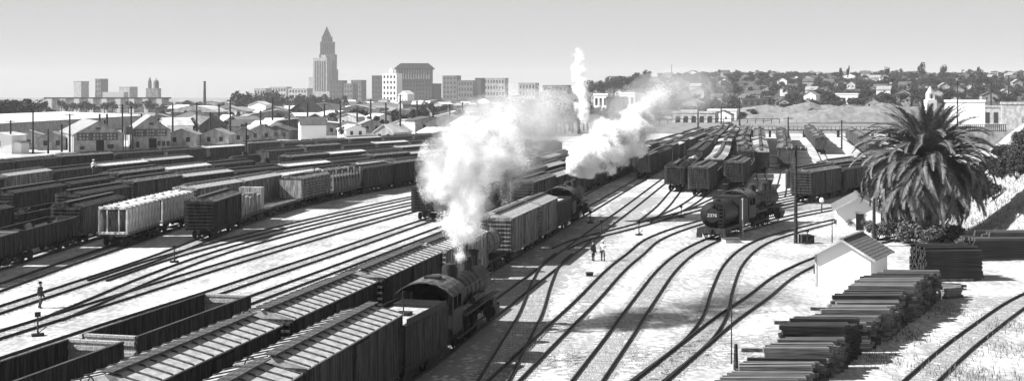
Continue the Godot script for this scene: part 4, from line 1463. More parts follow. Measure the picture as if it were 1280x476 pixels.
	for row in rows:
		var k := 0
		for i in row[1]:
			var px = 735.0 + (1310.0 - 735.0) * (i + r.randf_range(.1, .9)) / row[1]
			if row[0] < 900 and px < 820 and px > 735:
				continue
			var z: float = row[0] * r.randf_range(.94, 1.06)
			var x = east(px, z)
			var w: float = [7.0, 8.5, 10.0, 12.0][r.randi() % 4]
			var eave: float = [3.2, 4.0, 6.2][r.randi() % 3]
			o = thing("hill_house", "%s house from the left in the hillside's %s row" % [ORD[k], row[2]], "house", Vector3(x, hill_height(x, z) - .8, -z), [-.35, PI / 2 - .4, -.55, -.2][r.randi() % 4], "houses on the hill")
			gable_house(o, w, 9.0, eave, 2.4, M[["white_far", "pale_wall", "pale_wall", "grey_wall", "grey_wall"][r.randi() % 5]], M[["dark_roof", "dark_roof", "mid_roof", "mid_roof"][r.randi() % 4]], 2)
			k += 1


func warehouse(at: Vector3, w: float, d: float, eave: float, rise: float, turn: float, label: String, side_windows: bool):
	var o = thing("gabled_warehouse", label, "warehouse", at, turn, "pair of gabled warehouses")
	gable_house(o, w, d, eave, rise, M.grey_wall, M.mid_roof, 0, .35)
	var f := d / 2
	var sb = part("sign_board", one_box(Vector3(w * .84, 1.9, .14), Vector3(-.2, eave - .6, f + .08)), M.dark_wall, o)
	for row in 2:   # illegible painted lettering, two lines
		for i in 11:
			if i % 4 == 3:
				continue
			part("letter", one_box(Vector3(.42, .5, .03), Vector3(-.2 + (i - 5) * w * .07, eave - .2 - row * .85, f + .165)), M.grey_wall, sb)
	var dr = part("door", one_box(Vector3(1.9, 3.0, .1), Vector3(.4, 1.5, f + .05)), M.black_hole, o)
	part("door_frame", one_box(Vector3(2.2, .2, .16), Vector3(.4, 3.1, f + .08)), M.dark_wall, dr)
	part("vent", one_box(Vector3(1.1, .7, .08), Vector3(0, eave + rise * .45, f + .04)), M.dark_wall, o)
	if side_windows:
		for i in 3:
			part("window", one_box(Vector3(.8, 1.2, .1), Vector3(w * .2 + i * 1.15, 1.8, f + .04)), M.window, o)
		part("window", one_box(Vector3(.8, 1.5, .1), Vector3(-w * .34, 1.6, f + .04)), M.window, o)
	else:
		part("window", one_box(Vector3(1.6, 1.0, .1), Vector3(w * .25, 1.4, f + .04)), M.window, o)
		part("window", one_box(Vector3(1.0, .8, .1), Vector3(-w * .33, 1.1, f + .04)), M.window, o)
		for x in [1.0, 2.8]:
			var b := MB.new()
			b.tube(Vector3(x, eave + 1, f - 6), Vector3(x, eave + rise + 1.8, f - 6), .25, .25, 8)
			part("stove_pipe", b, M.iron, o)


# ---------------------------------------------------------------- sheds beside the tracks
func build_sheds():
	# front shed: gable turned to the left
	var o = thing("white_hut", "white gabled hut with a grey shingled roof by the tie stacks", "hut", Vector3(26.0, 0, -94.6), -.53)
	shed(o, 4.1, 5.0, 2.5, 1.15)
	part("meter_box", one_box(Vector3(.25, .7, .45), Vector3(-2.17, 1.3, 2.1)), M.iron, o)
	part("corner_board", one_box(Vector3(.14, 2.5, .14), Vector3(-2.05, 1.25, 2.5)), M.pale_wall, o)
	o = thing("white_hut", "white gabled hut with a dark doorway below the palm", "hut", Vector3(37.8, 0, -135.5), -.22)
	shed(o, 4.5, 6.5, 2.3, 1.25)
	var dr = part("door", one_box(Vector3(.8, 1.75, .1), Vector3(.1, .9, 3.27)), M.black_hole, o)
	part("door_frame", one_box(Vector3(1.0, .1, .14), Vector3(.1, 1.83, 3.28)), M.pale_wall, dr)
	o = thing("low_shed", "low dark shed beside the hut below the palm", "shed", Vector3(43.2, 0, -136.5), -.22)
	gable_house(o, 5.5, 5.0, 1.9, .7, M.dark_wall, M.tile_roof, 2, .3)


func shed(o, w: float, d: float, eave: float, rise: float):
	var b := MB.new()
	b.extrude(PackedVector2Array([Vector2(-w / 2, 0), Vector2(w / 2, 0), Vector2(w / 2, eave), Vector2(0, eave + rise - .05), Vector2(-w / 2, eave)]), -d / 2, d / 2)
	part("wall", b, M.white_paint, o)
	var ang := atan2(rise, w / 2)
	var run := Vector2(w / 2, rise).length() + .5
	var roof = pivot("roof", o)
	for s in [-1, 1]:
		var courses := 9
		for i in courses:
			var c := MB.new()
			var a := run * i / courses
			var p := Vector3(s * cos(ang) * (a + run / courses * .5), eave + rise - sin(ang) * (a + run / courses * .5) + .07, 0)
			c.box(p, Vector3(run / courses * 1.12, .06, d + .9), Basis(Vector3.BACK, -s * (ang - .05)))
			part("shingle_course", c, M.tile_roof, roof)
		for e in [-1, 1]:
			var c := MB.new()
			c.bar(Vector3(0, eave + rise + .02, e * (d / 2 + .47)), Vector3(s * cos(ang) * run, eave + rise - sin(ang) * run + .02, e * (d / 2 + .47)), .06, .16)
			part("verge_board", c, M.pale_wall, roof)
	part("ridge_cap", one_box(Vector3(.3, .08, d + .92), Vector3(0, eave + rise + .13, 0)), M.tile_roof, roof)



# ---------------------------------------------------------------- stacked timber
func tie_stack(at: Vector3, turn: float, l: float, wide: int, layers: int, mats: Array, label: String, rag := .3, sx := .24, sy := .19, slope := 0.0):
	var o = thing("tie_stack", label, "timber stack", at, turn, "stacks of timber by the huts")
	for y in layers:
		for i in wide:
			if (y == layers - 1 and rng.randf() < .35) or (y == layers - 2 and rng.randf() < .06):
				continue
			var m := MeshInstance3D.new()
			m.name = "tie"
			m.mesh = one_box(Vector3(1, 1, 1))
			m.material_override = mats[rng.randi() % mats.size()]
			o.add_child(m, true)
			m.scale = Vector3(l * rng.randf_range(.9, 1.05), sy * .94, sx * .92)
			m.position = Vector3(rng.randf_range(-rag, rag) - (i + .5 - wide / 2.0) * sx * slope, (y + .5) * sy + rng.randf_range(0, .012), (i + .5 - wide / 2.0) * sx)
			m.rotation.y = rng.randf_range(-.022, .022)
			m.rotation.z = rng.randf_range(-.008, .008)


func build_timber():
	var pale := [M.timber_pale, M.timber_mid, M.timber_pale, M.timber_mid]
	var mid := [M.timber_mid, M.timber_mid, M.timber_dark, M.timber_pale]
	var dark := [M.timber_dark, M.timber_dark, M.timber_mid]
	var black := [M.timber_dark]
	var d := [
		[58.3, pale, 1.35, 4.6, 0.0, "lowest pale tie stack at the picture's bottom edge"],
		[61.2, mid, 1.6, 4.4, -.1, "grey tie stack just above the lowest pale one"],
		[64.3, pale, 1.7, 3.9, -.2, "broad pale plank stack in front of the dark one"],
		[67.8, black, 2.25, 4.2, -.3, "flat-topped black timber stack among the pale ones"],
		[71.2, mid, 1.85, 4.6, .0, "grey tie stack just behind the black flat-topped one"],
		[74.2, pale, 2.1, 4.4, .3, "pale tie stack below the front hut's corner"],
		[77.2, mid, 2.25, 4.6, .2, "ragged grey tie stack right of the front hut"],
		[80.2, pale, 2.35, 4.6, .4, "pale tie stack behind the ragged grey one"],
		[83.2, mid, 2.4, 4.6, .3, "grey tie stack nearest the back of the row"],
		[86.2, mid, 2.3, 4.4, .3, "last tie stack at the back of the row"]]
	for a in d:
		var z: float = a[0]
		var right: float = 15.0 + .55 * (z - 60.0) + a[4]
		tie_stack(Vector3(right - a[3] / 2, 0, -z), .0, a[3] - .5, 10, int(a[2] / .235), a[1], a[5], .05 if a[1] == black else .16, .295, .235, .55)
	tie_stack(Vector3(34.2, 0, -97.6), .08, 4.6, 13, 13, black, "square black timber stack right of the tie row", .05, .24, .2)
	tie_stack(Vector3(44.0, 0, -109.5), .1, 8.6, 10, 9, dark, "long dark timber stack at the right edge", .25, .28, .22)
	tie_stack(Vector3(45.2, 1.98, -109.8), .06, 7.0, 6, 2, [M.timber_mid], "loose grey timbers on top of the long dark stack", .5, .3, .22)
	tie_stack(Vector3(31.3, 0, -88.5), .5, 1.6, 4, 4, pale, "short pale offcut pile right of the tie row", .15)
	tie_stack(Vector3(32.6, 0, -92.5), -.3, 2.2, 4, 2, mid, "low grey plank pile before the square black stack", .25)
	for i in 7:
		var o = thing("loose_timber", "loose timber lying on the ground, %s from the left near the huts" % ORD[i], "timber", [Vector3(18.06, 0, -75.67), Vector3(14.41, 0, -69.8), Vector3(17.94, 0, -78.31), Vector3(20.94, 0, -83.24), Vector3(34.45, 0, -96.05), Vector3(36.09, 0, -99.01), Vector3(32.93, 0, -93.65)][i], 0.0, "loose timbers near the huts")
		var b := MB.new()
		b.box(Vector3(0, .1, 0), Vector3(rng.randf_range(1.6, 3.0), .2, .22), Basis(Vector3.UP, rng.randf_range(-.3, .3)))
		part("beam", b, M.timber_mid, o)


# ---------------------------------------------------------------- plants
func crown_mesh(seed_: int, R: Vector3, leaves: int, size: float, lumps := 9, low := -.3) -> ArrayMesh:
	var r := RandomNumberGenerator.new()
	r.seed = seed_
	var b := MB.new()
	var L := []
	for i in lumps:
		var q := Vector3(r.randfn(), r.randf_range(low, 1.0), r.randfn())
		q = Vector3(q.x, 0, q.z).limit_length(1.0) * .62 * (1.0 - .35 * maxf(q.y, 0)) + Vector3(0, q.y * .62, 0)
		L.append([q, r.randf_range(.28, .48)])
	for i in leaves:
		var l: Array = L[r.randi() % lumps]
		var d := Vector3(r.randfn(), r.randfn(), r.randfn()).normalized()
		var p: Vector3 = (l[0] + d * l[1] * pow(r.randf(), .35)) * R
		var a := Vector3(r.randfn(), r.randfn() * .6, r.randfn()).normalized() * size * r.randf_range(.6, 1.3)
		var c := a.cross((d + Vector3(r.randfn(), r.randfn(), r.randfn()) * .6)).normalized() * size * r.randf_range(.3, .6)
		b.tri(p - a * .5, p + c, p + a * .5)
		b.tri(p - a * .5, p + a * .5, p - c)
	return b.mesh()


func trunk_mesh(h: float, r0: float) -> ArrayMesh:
	var b := MB.new()
	b.tube(Vector3.ZERO, Vector3(.05 * h, h * .55, 0), r0, r0 * .7, 7)
	b.tube(Vector3(.05 * h, h * .53, 0), Vector3(.0, h, .05 * h), r0 * .7, r0 * .3, 7)
	for i in 4:
		var t := TAU * i / 4.0 + .4
		b.tube(Vector3(.05 * h, h * .52, 0), Vector3(cos(t) * h * .32, h * (.8 + .06 * i), sin(t) * h * .32), r0 * .45, r0 * .15, 5)
	return b.mesh()


var crowns := []

func tree(at: Vector3, h: float, w: float, kind: int, label: String, group: String):
	var o = thing("tree", label, "tree", at, rng.randf() * TAU, group)
	var tr = part("trunk", crowns[kind][1], M.bark, o)
	tr.scale = Vector3(w, h, w)
	var c = part("crown", crowns[kind][0], [M.leaf_dark, M.leaf_mid, M.leaf_dark][kind % 3], o, Vector3(0, h * .58, 0))
	c.scale = Vector3(w * .5, h * .45, w * .5)
	return o


func build_plants():
	for k in 6:
		crowns.append([crown_mesh(100 + k, Vector3.ONE, 520, .20, 7 + k, [-.5, -.4, -.6][k % 3]), trunk_mesh(.6, .05)])
	# clumps of trees on the left horizon: x0, x1, base depth, count, height, label phrase
	var n := 0
	for a in [[-12, 40, 620, 8, 13.0, "at the left edge beyond the freight house"], [46, 64, 800, 3, 10.0, "left of the white-piered building"], [74, 120, 940, 8, 10.0, "before the white-piered building"], [124, 200, 960, 9, 10.0, "right of the white-piered building"],
		[200, 320, 820, 10, 9.0, "above the arched hall"], [296, 322, 900, 4, 16.0, "right of the factory chimney"], [318, 350, 1000, 6, 17.0, "left of the banded office tower"], [350, 430, 1100, 12, 15.0, "at the foot of the skyscraper"], [440, 530, 520, 12, 8.0, "behind the left yard's far end"], [520, 600, 700, 8, 10.0, "left of the drifting steam"],
		[690, 745, 470, 9, 12.0, "left of the white blocks"], [735, 800, 620, 8, 8.0, "before the white blocks"], [738, 812, 1250, 14, 16.0, "on the crest above the white blocks"], [800, 850, 900, 8, 14.0, "behind the dense white cloud"], [210, 440, 425, 14, 5.0, "among the nearest town houses"], [200, 620, 600, 22, 7.0, "among the middle town houses"]]:
		for i in a[3]:
			var px: float = lerpf(a[0], a[1], (i + rng.randf_range(.15, .85)) / a[3])
			var z: float = a[2] * rng.randf_range(.95, 1.07)
			var x = east(px, z)
			var h: float = a[4] * rng.randf_range(.7, 1.15)
			tree(Vector3(x, maxf(0, hill_height(x, z) - .5), -z), h, h * rng.randf_range(.7, 1.1), rng.randi() % 6, "dark tree, %s from the left %s" % [ORD[i], a[5]], "trees behind the yard")
	for row in [[720.0, 20, "lowest"], [840.0, 24, "lower"], [1000.0, 26, "middle"], [1200.0, 26, "upper"], [1480.0, 28, "crest"]]:
		for i in row[1]:
			var px = 800.0 + 500.0 * (i + rng.randf_range(.05, .95)) / row[1]
			var z: float = row[0] * rng.randf_range(.95, 1.05)
			var x = east(px, z)
			var h := rng.randf_range(5.0, 10.5)
			tree(Vector3(x, hill_height(x, z) - .8, -z), h, h * rng.randf_range(.8, 1.7), rng.randi() % 6, "hillside tree, %s from the left in the %s tree row" % [ORD[i], row[2]], "trees on the hill")
	# the far woods read as one mass
	var mm := MultiMesh.new()
	mm.transform_format = MultiMesh.TRANSFORM_3D
	mm.mesh = crowns[2][0]
	mm.instance_count = 1350
	for i in 1350:
		var px := rng.randf_range(790.0, 1310.0) if i < 950 else rng.randf_range(-10.0, 700.0)
		var z := rng.randf_range(720.0, 1650.0) if i < 950 else rng.randf_range(1250.0, 1700.0)
		var x := east(px, z)
		var h := rng.randf_range(3.0, 6.5)
		mm.set_instance_transform(i, Transform3D(Basis(Vector3.UP, rng.randf() * TAU).scaled(Vector3(h * rng.randf_range(.7, 1.3), h * .8, h)), Vector3(x, maxf(0, hill_height(x, z)) + h * .3, -z)))
	var wood := MultiMeshInstance3D.new()
	wood.name = "far_woods"
	wood.multimesh = mm
	wood.material_override = M.leaf_mid
	add_child(wood)
	wood.set_meta("kind", "stuff")
	wood.set_meta("label", "far dark brush between the hillside houses")
	for i in 6:   # tall palms and cypresses that break the skyline
		var px: float = [1052, 1061, 1110, 1153, 1181, 1226][i]
		var z := 1100.0
		var x := east(px, z)
		var o = tree(Vector3(x, hill_height(x, z), -z), [17.0, 18.0, 16.0, 20.0, 17.0, 15.0][i], [4.0, 4.0, 6.0, 9.0, 8.0, 9.0][i], i, "tall tree breaking the hill's skyline, %s from the left" % ORD[i], "trees on the hill")
	build_palm()
	# shrubs under the palm and on the bank
	var bush := []
	for k in 4:
		bush.append(crown_mesh(300 + k, Vector3.ONE, 1500, .16, 12, -.2))
	var spots := [[1098, 300, 1.6, "under the palm's left side"], [1120, 303, 1.9, "under the palm"], [1140, 306, 2.0, "in front of the palm trunk"], [1160, 307, 2.2, "at the palm trunk's foot"], [1178, 305, 1.9, "right of the palm trunk"], [1130, 296, 1.8, "behind the palm's front bush"], [1192, 303, 1.6, "left of the long dark stack"], [1062, 287, 1.1, "by the hut doorway"], [1050, 286, .9, "left of the hut doorway"], [1085, 288, 1.1, "right of the hut doorway"], [1112, 290, 1.3, "between hut and palm"]]
	for a in spots:
		var zz = 22475.0 / (a[1] - 118.0)
		shrub(Vector3(east(a[0], zz), 0, -zz), a[2] * .85, bush[rng.randi() % 4], "leafy shrub %s" % a[3], [M.leaf_pale, M.dry_grass][rng.randi() % 2])
	var k := 0
	for j in 7:
		for i in 18:
			var z := 124.0 + j * 11.0 + rng.randf_range(-6, 6)
			var x := 44.0 + .36 * (z - 120.0) + 1.35 * i + rng.randf_range(-1, 1)
			if j < 2 and i < 7:
				continue
			if bank_height(x, z) < 1.2:
				continue
			shrub(Vector3(x, bank_height(x, z) - .1, -z), rng.randf_range(.9, 2.0), bush[rng.randi() % 4], "dry shrub on the right bank, %s from the left in its %s row" % [ORD[i], ORD[j]], [M.leaf_mid, M.leaf_pale, M.leaf_pale][rng.randi() % 3])
			k += 1
	# weeds: dry grass, uncountable
	var b := MB.new()
	for i in 26000:
		var z := rng.randf_range(112.0, 210.0)
		var x := 41.5 + .36 * (z - 120.0) + rng.randf_range(0, 30.0)
		if rng.randf() > .35 + .65 * smoothstep(48.0 + .36 * (z - 120.0), 56.0 + .36 * (z - 120.0), x):
			continue
		grass_blade(b, Vector3(x, bank_height(x, z) - .05, -z), rng.randf_range(.2, .5))
	stuff("bank_grass", "dry grass growing on the right bank", b, M.dry_grass)
	b = MB.new()
	for i in 2600:
		var t := rng.randf()
		var p: Vector3 = [Vector3(23.69, 0, -63.85), Vector3(28.01, 0, -69.8), Vector3(31.53, 0, -76.97), Vector3(24.1, 0, -62.78), Vector3(28.79, 0, -82.63), Vector3(20.09, 0, -67.7), Vector3(23.53, 0, -74.42)][rng.randi() % 7]
		p += Vector3(rng.randfn() * 1.3, 0, rng.randfn() * 1.5)
		grass_blade(b, p, rng.randf_range(.08, .32))
	stuff("track_weeds", "thin dry weeds beside the right-hand track", b, M.dry_grass)


func grass_blade(b: MB, p: Vector3, h: float):
	var t := rng.randf() * TAU
	var w := Vector3(cos(t), 0, sin(t)) * h * .09
	var lean := Vector3(rng.randfn(), 0, rng.randfn()) * h * .25
	b.tri(p - w, p + w, p + Vector3(0, h, 0) + lean)


func shrub(at: Vector3, r: float, m: ArrayMesh, label: String, leaf):
	var o = thing("shrub", label, "shrub", at, rng.randf() * TAU, "shrubs below the palm and on the bank")
	var c = part("foliage", m, leaf, o, Vector3(0, r * .55, 0))
	c.scale = Vector3(r, r * rng.randf_range(.7, 1.0), r)
	if not cache.has("stem"):
		var b := MB.new()
		for i in 5:
			var t := TAU * i / 5.0
			b.tube(Vector3.ZERO, Vector3(cos(t) * .4, .7, sin(t) * .4), .04, .015, 5)
		cache["stem"] = b.mesh()
	var s = part("stem", cache["stem"], M.bark, o)
	s.scale = Vector3.ONE * r


func frond_mesh(seed_: int, droop: float) -> ArrayMesh:
	# a feather of paired leaflets on an arching rib; starts along +z, bends down by droop radians
	var r := RandomNumberGenerator.new()
	r.seed = seed_
	var b := MB.new()
	var n := 84
	var p := Vector3.ZERO
	var ang := 0.0
	var seg := 1.0 / n
	for i in n:
		var t := float(i) / n
		var d := Vector3(0, -sin(ang), cos(ang))
		var up := Vector3(0, cos(ang), sin(ang))
		var q := p + d * seg
		var w := .010 * (1.0 - t * .8)
		b.quad(p + Vector3(-w, 0, 0), q + Vector3(-w, 0, 0), q + Vector3(w, 0, 0), p + Vector3(w, 0, 0))
		if i > 4:
			var l := .115 * sin(PI * clampf(.12 + t * .88, 0, 1)) + .03
			for s in [-1, 1]:
				var side := Vector3(s * .62, 0, 0) + up * r.randf_range(.12, .5) + d * .75 - Vector3(0, .25, 0)
				var tip := p + side.normalized() * l * r.randf_range(.8, 1.15)
				var lw := d * .012
				b.tri(p - lw, p + lw, tip)
		p = q
		ang += droop * seg * (.35 + 1.3 * t)
	return b.mesh()


func build_palm():
	var at := Vector3(41.3, 0, -123)
	var o = thing("palm_tree", "huge date palm with a dense crown of arching fronds", "palm", at)
	var b := MB.new()
	var ch := 7.6
	b.lathe(Vector3.ZERO, Vector3.UP, [[0, .75], [.6, .6], [3.0, .52], [5.6, .55], [6.4, .85], [7.4, .9], [8.2, .4], [8.4, 0]], 14)
	part("trunk", b, M.trunk, o)
	for i in 40:   # stubs of cut fronds below the crown
		var t := i * 2.4
		var y := 4.9 + 2.2 * i / 40.0
		var c := MB.new()
		c.bar(Vector3(cos(t) * .5, y, sin(t) * .5), Vector3(cos(t) * 1.15, y + .5, sin(t) * 1.15), .2, .09)
		part("frond_stub", c, M.trunk, o)
	var kinds := []
	for k in 5:
		kinds.append([frond_mesh(40 + k, [.9, 1.55, 1.95, 1.9, 1.5][k]), frond_mesh(60 + k, [1.05, 1.7, 2.1, 1.7, 1.3][k])])
	var n := 300
	for i in n:
		var t := float(i) / n               # 0 at the crown's heart, 1 at the oldest fronds
		var elev := lerpf(1.5, -.75, pow(t, .85)) + rng.randf_range(-.12, .12)
		var az := i * 2.39996 + rng.randf_range(-.15, .15)
		var k := 0 if t < .12 else 1 if t < .35 else 2 if t < .65 else 3
		if k == 3 and rng.randf() < .5:
			k = 4
		var f = part("frond", kinds[k][rng.randi() % 2], M.palm_dry if t > .93 or rng.randf() < .07 else M.palm_leaf, o)
		var size := lerpf(6.3, 7.6, smoothstep(0, .3, t)) * rng.randf_range(.9, 1.08)
		if t > .8:
			size *= .86
		f.transform = Transform3D(Basis(Vector3.UP, az) * Basis(Vector3.RIGHT, -elev) * Basis(Vector3.BACK, rng.randf_range(-.5, .5)), Vector3(0, ch + .5 * (1.0 - t) - .5 * t, 0)).scaled_local(Vector3.ONE * size)
		f.position = Vector3(0, ch + .6 * (1.0 - t) - .6 * t, 0) + Vector3(sin(az), 0, cos(az)) * .3


# ---------------------------------------------------------------- poles, people, small things
func pole(at: Vector3, h: float, arms: int, label: String, r := .13, arm_w := 2.2):
	var o = thing("utility_pole", label, "pole", at, 0.0, "utility poles")
	var b := MB.new()
	b.tube(Vector3.ZERO, Vector3(0, h, 0), r, r * .65, 8)
	part("post", b, M.pole, o)
	for i in arms:
		part("cross_arm", one_box(Vector3(arm_w, .14, .11), Vector3(0, h - .35 - i * .7, r * .8)), M.pole, o)
		for s in [-1, 1]:
			for e in [.45, .92]:
				var c := MB.new()
				c.tube(Vector3(s * e * arm_w / 2, h - .28 - i * .7, r * .8), Vector3(s * e * arm_w / 2, h - .1 - i * .7, r * .8), .05, .03, 6)
				part("insulator", c, M.pale_wall, o)


func build_small_things():
	# utility poles: x, top row, base row
	var left := [[12, 150, 192, 1], [40, 137, 192, 1], [59, 161, 192, 0], [76, 155, 190, 1], [86, 142, 190, 1], [152, 130, 188, 2], [163, 133, 188, 1], [215, 130, 182, 1], [245, 128, 168, 1], [287, 125, 180, 1], [307, 153, 212, 1], [340, 122, 168, 2], [384, 128, 168, 1], [425, 126, 170, 1], [463, 124, 166, 1], [500, 118, 176, 1], [521, 126, 166, 1], [541, 128, 162, 1], [562, 130, 160, 1], [578, 128, 158, 1]]
	for q in [[130, 150, 189], [176, 142, 170], [197, 148, 184], [262, 140, 176], [273, 130, 165], [325, 138, 172], [361, 132, 166], [405, 130, 168], [446, 134, 165], [482, 128, 166]]:
		left.append([q[0], q[1], q[2], 1])
	left.sort_custom(func(p, q): return p[0] < q[0])
	for i in left.size():
		var a: Array = left[i]
		var z: float = 22475.0 / (a[2] - 118.0)
		pole(Vector3(east(a[0], z), 0, -z), (a[2] - a[1]) * z / 1550.0, a[3], "dark utility pole behind the left yard, %s from the left" % ORD[i], .27 * z / 300.0)
	var water = thing("water_tank", "small dark water tank on posts between the gabled warehouses", "tank", Vector3(east(159.0, 318), 0, -318))
	for sx in [-.9, .9]:
		for sz in [-.9, .9]:
			part("leg", one_box(Vector3(.18, 4.2, .18), Vector3(sx, 2.1, sz)), M.pole, water)
	var b := MB.new()
	b.tube(Vector3(0, 4.2, 0), Vector3(0, 6.3, 0), 1.25, 1.2, 12)
	part("tank", b, M.dark_wall, water)
	var right := [[873, 128, 163, 2], [925, 122, 158, 1], [902, 132, 160, 1], [986, 146, 196, 1], [1053, 150, 186, 1], [1198, 101, 160, 2], [1217, 99, 150, 2], [1240, 96, 152, 2], [1262, 94, 150, 3]]
	for i in right.size():
		var a: Array = right[i]
		var z: float = 22475.0 / (a[2] - 118.0)
		var x = east(a[0], z)
		pole(Vector3(x, 0, -z), (a[2] - a[1]) * z / 1550.0, a[3], "dark utility pole beyond the far yard, %s from the left" % ORD[i], .22 * z / 300.0)
	pole(Vector3(27.71, 0, -120.83), 9.5, 1, "tall dark pole with one cross arm right of the engine", .2, 2.0)
	pole(Vector3(34.61, 0, -118.29), 4.6, 0, "stout dark post in front of the palm", .2)
	pole(Vector3(31.43, 0, -121.49), 2.3, 0, "thin short post left of the huts", .06)
	pole(Vector3(11.83, 0, -66.69), 3.6, 0, "thin iron rod beside the stub post by the tracks", .04)
	pole(Vector3(11.82, 0, -65.33), 1.35, 0, "thick stub post at the track fork", .14)
	var m = thing("radio_mast", "thin radio mast on the far skyline", "mast", Vector3(east(840, 1600), 36, -1600))
	b = MB.new()
	b.tube(Vector3.ZERO, Vector3(0, 17, 0), .7, .25, 6)
	part("shaft", b, M.iron, m)
	m = thing("white_marker_post", "slim white post in front of the engine", "post", Vector3(23.15, 0, -124.17))
	b = MB.new()
	b.tube(Vector3.ZERO, Vector3(0, 3.9, 0), .07, .06, 8)
	part("shaft", b, M.pale_wall, m)
	b = MB.new()
	b.tube(Vector3(0, 3.9, 0), Vector3(0, 4.1, 0), .1, .1, 8)
	part("cap", b, M.pale_wall, m)
	m = thing("signal_lamp", "white globe lamp on a short post near the palm's boxcars", "lamp", Vector3(38.01, 0, -151.86))
	b = MB.new()
	b.tube(Vector3.ZERO, Vector3(0, 1.3, 0), .09, .07, 8)
	part("post", b, M.iron, m)
	b = MB.new()
	b.ball(Vector3(0, 1.55, 0), Vector3(.3, .32, .3))
	part("globe", b, M.white_paint, m)
	# switch stands
	var st := [[Vector3(-28.52, 0, -74.42), "by the left yard's fork"], [Vector3(-29.21, 0, -107.02), "between the left yard tracks"], [Vector3(13.1, 0, -127.7), "on the ladder track left of the engine"], [Vector3(19.96, 0, -145.94), "behind the ladder track left of the engine"], [Vector3(9.33, 0, -129.17), "near the two standing men"], [Vector3(8.83, 0, -139.6), "below the white cloud"], [Vector3(28.69, 0, -120.19), "right of the tall pole"]]
	for a in st:
		switch_stand(a[0], "iron switch stand %s" % a[1])
	# crates and boxes beside the tracks
	for a in [[Vector3(28.61, 0, -120.83), 1.0, .8, "dark drum crate at the foot of the tall pole"], [Vector3(29.08, 0, -120.83), .7, .7, "pale crate beside the dark drum crate"], [Vector3(21.48, 0, -121.49), 1.5, .35, "low pale box on the ground before the engine"], [Vector3(6.2, 0, -99.01), .5, .25, "small dark lump between the middle tracks"]]:
		var o = thing("trackside_box", a[3], "box", a[0], .2)
		part("body", one_box(Vector3(a[1], a[2], a[1] * .8), Vector3(0, a[2] / 2, 0)), M.iron if a[3].contains("dark") else M.pale_wall, o)
		part("lid", one_box(Vector3(a[1] + .08, .08, a[1] * .8 + .08), Vector3(0, a[2] + .03, 0)), M.timber_mid, o)
	# iron railing of the viaduct right of the palm, and the long footbridge
	var o = thing("iron_railing", "iron picket railing above the white wall right of the palm", "railing", Vector3(east(1222, 330), 4.6, -330))
	for i in 30:
		part("picket", one_box(Vector3(.16, 2.0, .16), Vector3((i - 15) * .55, 1.0, 0)), M.iron, o)
	for y in [.2, 1.9]:
		part("rail_bar", one_box(Vector3(16.8, .14, .12), Vector3(-.25, y, 0)), M.iron, o)
	part("base_wall", one_box(Vector3(17.2, 4.6, .5), Vector3(-.25, -2.3, 0)), M.pale_wall, o)
	o = thing("footbridge", "long low trestle bridge across the end of the yard", "bridge", Vector3(east(1090, 420), 0, -420))
	part("deck", one_box(Vector3(86, .3, 3.0), Vector3(-6, 2.4, 0)), M.iron, o)
	for i in 15:
		part("pier", one_box(Vector3(.3, 2.25, 2.4), Vector3(-46 + i * 5.8, 1.12, 0)), M.iron, o)
	for i in 60:
		part("picket", one_box(Vector3(.12, 1.1, .12), Vector3(-48 + i * 1.42, 3.1, 1.4)), M.iron, o)
	part("handrail", one_box(Vector3(86, .1, .1), Vector3(-6, 3.7, 1.4)), M.iron, o)
	# fence line across the far yard end
	o = thing("yard_end_fence", "long low fence line across the far end of the yard", "fence", Vector3(east(900, 620), 0, -620))
	part("rail_bar", one_box(Vector3(60, .3, .2), Vector3(0, 2.2, 0)), M.iron, o)
	for i in 16:
		part("post", one_box(Vector3(.3, 2.4, .3), Vector3(-30 + i * 4, 1.2, 0)), M.iron, o)
	# people
	person(Vector3(7.08, 0, -108.05), .6, 0, "person in dark clothes standing left of the man in white")
	person(Vector3(7.95, 0, -108.05), -.5, 1, "person in white shirt and hat standing on the pale ground")
	person(Vector3(-32.1, 0, -84.18), 1.4, 2, "person in dark clothes walking across the left tracks")
	person(Vector3(Vector3(-53.44, 4.2, -158.07).x, 0, Vector3(-53.44, 4.2, -158.07).z) + Vector3(0, 4.4, 0), .3, 1, "person in pale clothes standing on a boxcar roof")


func switch_stand(at: Vector3, label: String):
	var o = thing("switch_stand", label, "switch stand", at, rng.randf() * .6, "switch stands beside the tracks")
	var b := MB.new()
	b.box(Vector3(0, .08, 0), Vector3(.7, .16, .4))
	part("base", b, M.iron, o)
	b = MB.new()
	b.tube(Vector3(0, .1, 0), Vector3(0, 1.35, 0), .06, .04, 8)
	part("mast", b, M.iron, o)
	b = MB.new()
	b.box(Vector3(0, 1.3, 0), Vector3(.34, .3, .03))
	part("target", b, M.iron, o)
	b = MB.new()
	b.bar(Vector3(.05, .2, 0), Vector3(.5, .55, .1), .05, .05)
	part("lever", b, M.iron, o)


